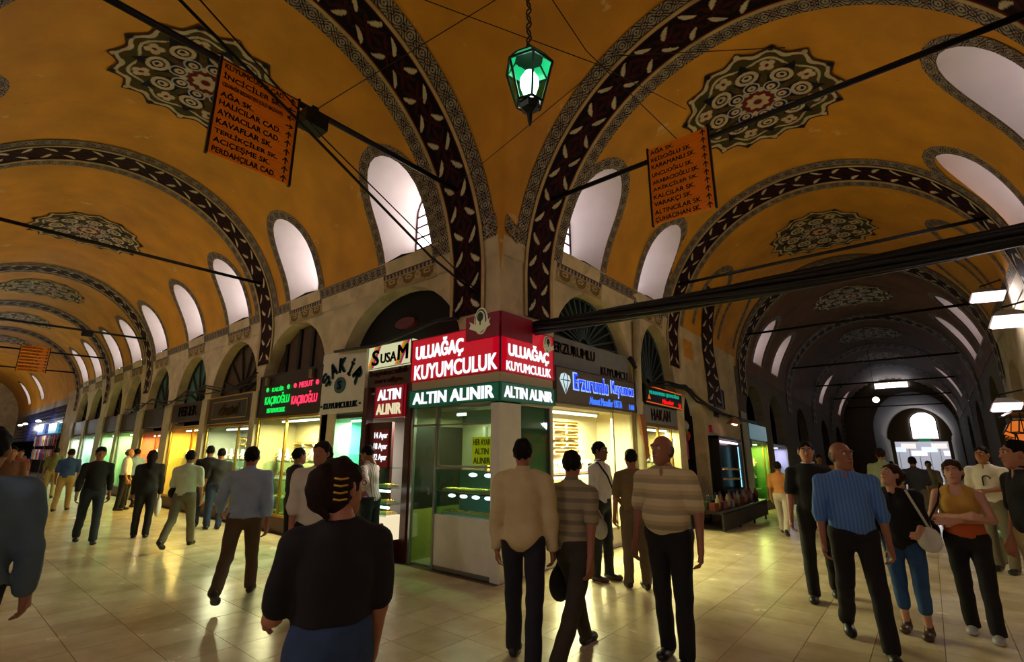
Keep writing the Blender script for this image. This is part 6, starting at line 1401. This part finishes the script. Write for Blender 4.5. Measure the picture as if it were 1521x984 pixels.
    # shoes
    for sd in (-1, 1):
        a_ = J[sd][2]; sa = J[sd][3]; pit = min(0.0, sa + .25) if a_[2] > .1 else 0.0
        W_ = Field((-.09, -.13, -.1), (.09, .24, .12), .011); W_.cap((0, -.04, -.035), (0, .13, -.045), .04, .036, .03); W_.ell((0, .12, -.045), (.048, .07, .035), .03); W_.cap((0, 0, -.02), (0, -.01, .03), .042, .04, .03); W_.cut((0, 0, -1), .073)
        wv, wf = W_.mesh(); c, s = math.cos(pit), math.sin(pit); wv = np.stack([wv[:, 0], wv[:, 1] * c - wv[:, 2] * s, wv[:, 1] * s + wv[:, 2] * c], 1) + a_; child('shoe', wv, wf, mat('shoe_%d_%d_%d' % shoes, shoes, .4))
    root_info = dict(root=root, AJ=AJ, J=J, T=T, rz=rz, H=H, z=zf)
    return root_info
def to_world(pi, v):
    s = pi['H'] / 1.75; c, k = math.cos(pi['rz']), math.sin(pi['rz']); r = pi['root'].location; return (r[0] + s * (c * v[0] - k * v[1]), r[1] + s * (k * v[0] + c * v[1]), r[2] + s * v[2])
def cloth(name, c_=(90, 90, 90), noise=.08): return mat(name, c_, .85, noise=noise, nscale=14, bump=.25)
BLK = cloth('black_cloth', (11, 10, 11)); JEAN = cloth('denim', (34, 52, 84), .2); KHA = cloth('khaki', (160, 138, 92)); BRN = cloth('brown_trouser', (86, 66, 44)); WHT = cloth('white_shirt', (206, 206, 200)); NAVY = cloth('navy_trouser', (20, 22, 34)); GRY = cloth('grey_trouser', (104, 96, 78))
STRIDE = dict(legL=(24, 6), legR=(-20, 22), armL=(-18, 8, 8), armR=(20, 8, 18))
# --- the big ones in front
p11 = person((-1.90, 1.17), 188, 'woman in black t-shirt seen from behind, hair held by a striped clip', 1.62, 1.0, BLK, 'tee', .46, 1.03, cloth('denim_skirt', (38, 60, 92), .2), skirt=True, hair='dbrown', hairstyle='pinned', skin='a', armL=(12, 10, 60), armR=(8, 6, 20), headyaw=-58, female=True, res=.014, waist=1.08)
p13 = person((-2.72, 3.40), 172, 'man in cream long shirt and dark trousers, back turned, before the corner shop', 1.76, .98, cloth('cream_shirt', (200, 182, 134)), 'loose', .98, .84, NAVY, armL=(2, 6, 4), armR=(-2, 8, 10), legL=(12, 4), legR=(-12, 12), hair='black', skin='b', res=.015)
p14 = person((-2.44, 3.73), 150, 'man in striped grey shirt striding, dark bag in hand', 1.72, .96, stripe_mat('grey_striped_shirt', (150, 138, 106), (118, 108, 84), 11, 2, .6), 'polo', .42, .9, cloth('dark_olive_trouser', (52, 44, 32)), armL=(8, 6, 16), armR=(-20, 8, 8), legL=(26, 4), legR=(-26, 14), hair='black', skin='b', headyaw=20, res=.015)
p15 = person((-3.50, 6.05), 62, 'man in white shirt with a shoulder strap, in profile at the bright window', 1.76, .95, WHT, 'shirt', .62, .95, NAVY, hair='black', skin='d', armL=(10, 6, 30), armR=(0, 6, 14), res=.016, shoes=(52, 26, 18), detail=True)
p16 = person((-3.00, 6.00), 196, 'man in olive-brown shirt and trousers, back turned, at the bright window', 1.66, .98, cloth('olive_brown_shirt', (112, 92, 58)), 'tee', .44, .95, cloth('brown_grey_trouser', (96, 80, 56)), hair='black', skin='b', res=.016)
p17 = person((-1.80, 4.22), -22, 'stout balding man in striped cream polo and black trousers', 1.78, 1.14, stripe_mat('cream_striped_polo', (206, 192, 146), (164, 150, 116), 8.5, 2, .42, (186, 168, 120)), 'polo', .44, .94, BLK, belly=.05, hair='grey', hairstyle='bald', skin='b', armL=(3, 12, 12), armR=(0, 10, 16), legL=(5, 2), legR=(-4, 3), headyaw=-18, res=.015, detail=True)
p20 = person((-0.64, 5.54), 8, 'balding man in striped blue shirt and black trousers, walking forward', 1.76, 1.04, stripe_mat('blue_striped_shirt', (72, 112, 176), (88, 134, 196), 34, 0, .6), 'shirt', .60, .95, BLK, hair='grey', hairstyle='bald', skin='b', headyaw=30, detail=True, belly=.02, res=.015, legL=(18, 4), legR=(-14, 20), armL=(-6, 9, 14), armR=(8, 9, 14))
p19 = person((-1.15, 6.92), -4, 'man in black t-shirt with white collar trim behind the blue shirt', 1.76, .96, BLK, 'tee', .42, .95, BLK, hair='black', skin='a', detail=True, headyaw=8, legL=(-8, 14), legR=(10, 3), res=.016)
p21 = person((-0.33, 6.22), -12, 'woman in black tunic and cropped jeans looking up, white shoulder bag', 1.52, 1.02, BLK, 'loose', .62, .80, cloth('bright_denim', (42, 82, 130), .2), tr_len=.55, hair='brown', hairstyle='bun', skin='c', headyaw=-30, headpitch=18, detail=True, female=True, shoes=(70, 44, 30), res=.015, armL=(10, 6, 70), legL=(4, 3), legR=(-2, 4))
p22 = person((0.14, 6.52), -6, 'woman in yellow and orange sleeveless top with folded arms, black trousers', 1.56, 1.0, None or stripe_mat('yellow_orange_top', (196, 150, 60), (188, 84, 30), .85, 2, .26), 'tank', 0, .95, BLK, hair='brown', hairstyle='tail', skin='c', detail=True, female=True, shoes=(170, 170, 170), res=.015, legL=(6, 2), legR=(-4, 6),
            lj=((-.24, .06, 1.14), (.04, .2, 1.12)), rj=((.24, .06, 1.14), (-.04, .21, 1.17)), grip=.3)
p23 = person((0.60, 6.36), -62, 'man in black shirt and pale khaki trousers at the picture edge', 1.74, 1.0, BLK, 'polo', .44, .95, cloth('pale_khaki', (190, 168, 120)), hair='black', skin='a', detail=True, res=.016, armR=(2, 4, 12))
p24 = person((0.58, 10.0), -20, 'man in white t-shirt with a black hook print, grey trousers', 1.70, 1.0, cloth('white_tee', (214, 206, 190)), 'polo', .44, .95, GRY, hair='black', skin='b', detail=True, res=.018, lj=((-.25, .08, 1.16), (.0, .2, 1.1)))
p18 = person((-2.55, 11.9), 170, 'boy in orange polo and pale trousers, back turned, past the goods stall', 1.52, .95, cloth('orange_polo', (196, 130, 70)), 'polo', .44, .95, cloth('pale_trouser', (186, 176, 160)), hair='black', skin='b', res=.02, **{k: STRIDE[k] for k in ('legL', 'legR')})
# --- left half
p1 = person((-4.0, 0.26), 165, 'man in grey-blue shirt cut by the left picture edge', 1.78, 1.1, cloth('grey_blue_shirt', (78, 98, 112)), 'loose', .96, .82, NAVY, hair='black', skin='b', armR=(4, 10, 10), res=.017)
p7 = person((-6.28, 2.62), 170, 'man in pale blue shirt and brown trousers striding away', 1.74, 1.0, cloth('pale_blue_shirt', (150, 170, 200)), 'loose', .9, .93, BRN, hair='black', skin='b', res=.016, legL=(-24, 26), legR=(22, 4), armL=(14, 20, 40), armR=(-10, 10, 10))
p6 = person((-10.2, 3.2), 160, 'man in white short-sleeved shirt with a black bag at his hip', 1.68, 1.0, cloth('white_green_shirt', (190, 194, 168)), 'shirt', .5, .93, GRY, hair='black', skin='b', res=.02, legL=(-20, 24), legR=(20, 4))
p2 = person((-12.0, 2.26), 6, 'man in black long-sleeved top and jeans walking towards the viewer', 1.72, .95, BLK, 'tee', .8, .93, cloth('dark_denim', (30, 40, 54), .2), hair='black', skin='b', res=.02, legL=(14, 4), legR=(-12, 18), headpitch=-14, armL=(-8, 9, 14), armR=(6, 9, 14))
p5 = person((-11.9, 3.06), 175, 'woman in long black jacket carrying a white bag', 1.64, 1.05, cloth('black_jacket', (20, 18, 20)), 'loose', .95, .72, BLK, hair='dbrown', hairstyle='long', skin='a', res=.02, female=True)
p3 = person((-18.6, 2.85), 170, 'man in bright blue shirt and khaki trousers deep in the street', 1.70, 1.05, cloth('blue_shirt', (40, 76, 140)), 'shirt', .5, .93, KHA, hair='dbrown', skin='b', res=.024, legL=(-14, 10), legR=(16, 2))
p4 = person((-17.6, 3.95), 80, 'balding man in white shirt and black trousers by the green-lit shop', 1.68, 1.0, WHT, 'shirt', .6, .93, BLK, hair='grey', hairstyle='bald', skin='a', res=.024)
p4b = person((-18.3, 4.3), 200, 'man in light blue shirt beside the balding man', 1.68, 1.0, cloth('light_blue_shirt', (120, 150, 190)), 'shirt', .5, .93, BLK, hair='black', skin='b', res=.026)
p8 = person((-12.5, 4.30), 178, 'man in black shirt and dark jeans at the golden window, taller', 1.74, 1.0, BLK, 'tee', .5, .9, JEAN, hair='black', skin='b', res=.022)
p8b = person((-12.0, 4.36), 190, 'man in black shirt and dark jeans at the golden window, shorter', 1.68, 1.0, cloth('charcoal_cloth', (28, 26, 28)), 'tee', .5, .9, JEAN, hair='black', skin='b', res=.022)
p9 = person((-7.3, 3.72), 120, 'man in dark shirt half hidden behind the woman in white', 1.68, 1.0, cloth('charcoal_cloth'), 'tee', .6, .93, BLK, hair='black', skin='b', res=.02)
p10 = person((-4.94, 2.76), 12, 'dark-haired woman in white blouse hidden behind the black t-shirt', 1.74, 1.15, cloth('white_blouse', (196, 190, 170)), 'loose', .6, .85, BLK, hair='dbrown', hairstyle='long', skin='b', res=.02, female=True, headyaw=-40)
p12 = person((-6.45, 4.46), -118, 'man in pink-striped white shirt leaning at the lit narrow showcase, hand on hip', 1.72, .95, stripe_mat('pink_striped_shirt', (214, 206, 204), (150, 96, 110), 26, 0, .7), 'shirt', .72, .93, cloth('dark_teal_jeans', (24, 36, 44), .2), hair='black', skin='b', res=.018, lean=8, lj=((-.34, -.12, 1.2), (-.2, .06, 1.0)), armR=(40, 8, 20), headpitch=-25)
far = [((-20.5, 2.0), 10, 'red-brown', (120, 60, 50), 'far shopper in red-brown shirt near the blue tiles'), ((-23.5, 3.2), 180, 'olive', (110, 104, 60), 'far shopper in olive shirt facing the clothes stall'), ((-26.0, 1.9), 0, 'pale', (170, 160, 150), 'far shopper in pale shirt deep in the street'), ((-30.0, 2.9), 180, 'plum', (90, 50, 80), 'far shopper in plum shirt by the clothes stall'), ((-13.5, 1.2), 5, 'rust', (110, 70, 50), 'shopper in rust shirt half hidden at the left edge'),
       ((-0.75, 12.2), 170, 'sage', (130, 140, 110), 'man in sage shirt, back turned, behind the looking-up woman'), ((-0.35, 15.0), 178, 'slate', (50, 54, 62), 'man in slate jacket walking down the darker street'), ((-1.6, 13.5), 160, 'amber', (150, 96, 40), 'shopper in amber top behind the blue shirt man'), ((-2.6, 17.5), 15, 'dusk', (60, 60, 90), 'far shopper in dusk-blue shirt near the lilac shop'), ((-0.1, 20.0), 0, 'stone', (150, 140, 120), 'far shopper in stone-coloured shirt near the gate'), ((-1.2, 24.0), 180, 'ink', (40, 40, 50), 'far shopper in ink-dark clothes towards the gate')]
for k, (ps, fc, nm, c_, lb) in enumerate(far): person(ps, fc, lb, 1.68 + .04 * (k % 3), 1.0, cloth('cloth_far_' + nm, c_), 'shirt', .5, .93, [BLK, KHA, GRY, JEAN][k % 4], hair=['black', 'dbrown'][k % 2], skin='b', res=.028, legL=(12 - 3 * (k % 3), 4), legR=(-12, 12))
# --- things people carry or wear
def strap(pts, r, name, label, cat, m): return tag(MB().tube(pts, r, 6).build(name, m, None, True), label, cat)
W = to_world
e = thing('shoulder_bag', 'white shoulder bag hanging from the looking-up woman', 'bag', W(p21, (-.22, .12, .95)))
mb = MB(); F_ = Field((-.2, -.1, -.2), (.2, .1, .2), .014); F_.ell((0, 0, 0), (.11, .045, .13), .02); v, f = F_.mesh(); v = v + np.array((-.26, .13, .98)); o = bpy.data.objects.new('pouch', rawmesh('pouch', [W(p21, q) for q in v], f, cloth('white_leather', (206, 206, 190)), True)); link(o, e)
MB().tube([W(p21, q) for q in ((-.27, .12, 1.1), (-.2, .15, 1.3), (-.12, .06, 1.46), (-.1, -.06, 1.46), (-.22, -.14, 1.2), (-.28, .05, 1.06))], .012, 6).build('strap', cloth('white_leather'), e, True)
e = thing('shoulder_bag', 'black shoulder bag at the hip of the woman with folded arms', 'bag', W(p22, (.26, .0, .98)))
F_ = Field((-.2, -.16, -.2), (.2, .16, .2), .016); F_.ell((0, 0, 0), (.07, .13, .12), .02); v, f = F_.mesh(); o = bpy.data.objects.new('pouch', rawmesh('pouch', [W(p22, q + np.array((.27, .02, .98))) for q in v], f, BLK, True)); link(o, e); MB().tube([W(p22, q) for q in ((.28, .1, 1.08), (.16, .1, 1.3), (.13, 0, 1.48), (.16, -.1, 1.3), (.28, -.08, 1.08))], .01, 6).build('strap', BLK, e, True)
def bag(pi, c, rad, m_, label, name='hand_bag'):
    F_ = Field(-np.array(rad) - .05, np.array(rad) + .05, .018); F_.ell((0, 0, 0), rad, .02); v, f = F_.mesh(); e = thing(name, label, 'bag', W(pi, c)); o = bpy.data.objects.new('pouch', rawmesh('pouch', [W(pi, q + np.array(c)) for q in v], f, m_, True)); link(o, e)
    MB().tube([W(pi, (c[0], c[1] - rad[1] * .5, c[2] + rad[2] * .8)), W(pi, (c[0], c[1], c[2] + rad[2] + .09)), W(pi, (c[0], c[1] + rad[1] * .5, c[2] + rad[2] * .8))], .01, 5).build('handle', m_, e, True)
aj = p14['AJ'][-1][2]; bag(p14, (aj[0], aj[1] + .02, aj[2] - .28), (.07, .18, .16), BLK, 'dark bag carried by the striding man in striped grey')
aj = p5['AJ'][1][2]; bag(p5, (aj[0], aj[1], aj[2] - .28), (.06, .14, .2), cloth('white_plastic', (210, 210, 205)), 'white carrier bag held by the woman in the long black jacket', 'carrier_bag')
bag(p6, (-.22, .05, .95), (.07, .14, .1), BLK, 'black hip bag of the man in white short sleeves')
aj = p15['AJ'][1][2]; bag(p15, (aj[0] + .02, aj[1] + .04, aj[2] - .2), (.05, .11, .13), cloth('grey_plastic', (150, 146, 136)), 'grey carrier bag hanging by the man in white at the bright window', 'carrier_bag')
strap([W(p15, q) for q in ((.13, -.1, 1.44), (.13, .05, 1.47), (.07, .15, 1.3), (-.08, .16, 1.08))], .012, 'bag_strap', 'dark strap over the shoulder of the man in white shirt', 'strap', BLK)
# hair clip and trims
for k in range(4): o = MB().tube([W(p11, (-.055, -.145 - .004 * k, 1.665 - .028 * k)), W(p11, (-.03, -.165, 1.66 - .028 * k)), W(p11, (.0, -.165, 1.665 - .028 * k))], .004, 5).build('hair_clip_bar', mat('amber_clip', (190, 150, 40), .3), p11['root'], True)
def hem_ring(pi, c, r1, r2, m_, nm):
    o = MB().tube([W(pi, (c[0] + r1 * math.cos(t * PI / 10), c[1] + r2 * math.sin(t * PI / 10), c[2])) for t in range(21)], .009, 5).build(nm, m_, pi['root'], True)
hem_ring(p19, (0, .0, 1.485), .066, .068, WHT, 'collar_trim')
# hook print on the white t-shirt
mb = MB(); mb.tube([W(p24, (-.04 + .045 * math.cos(t), .150, 1.28 + .045 * math.sin(t))) for t in [PI - i * PI / 8 for i in range(9)]] + [W(p24, (.005, .153, 1.18))], .01, 5); mb.build('hook_print', M_BLKB, p24['root'], True)
mb = MB()
for q in PROTO:
    for ch_ in list(q.children): bpy.data.objects.remove(ch_)
    bpy.data.objects.remove(q)
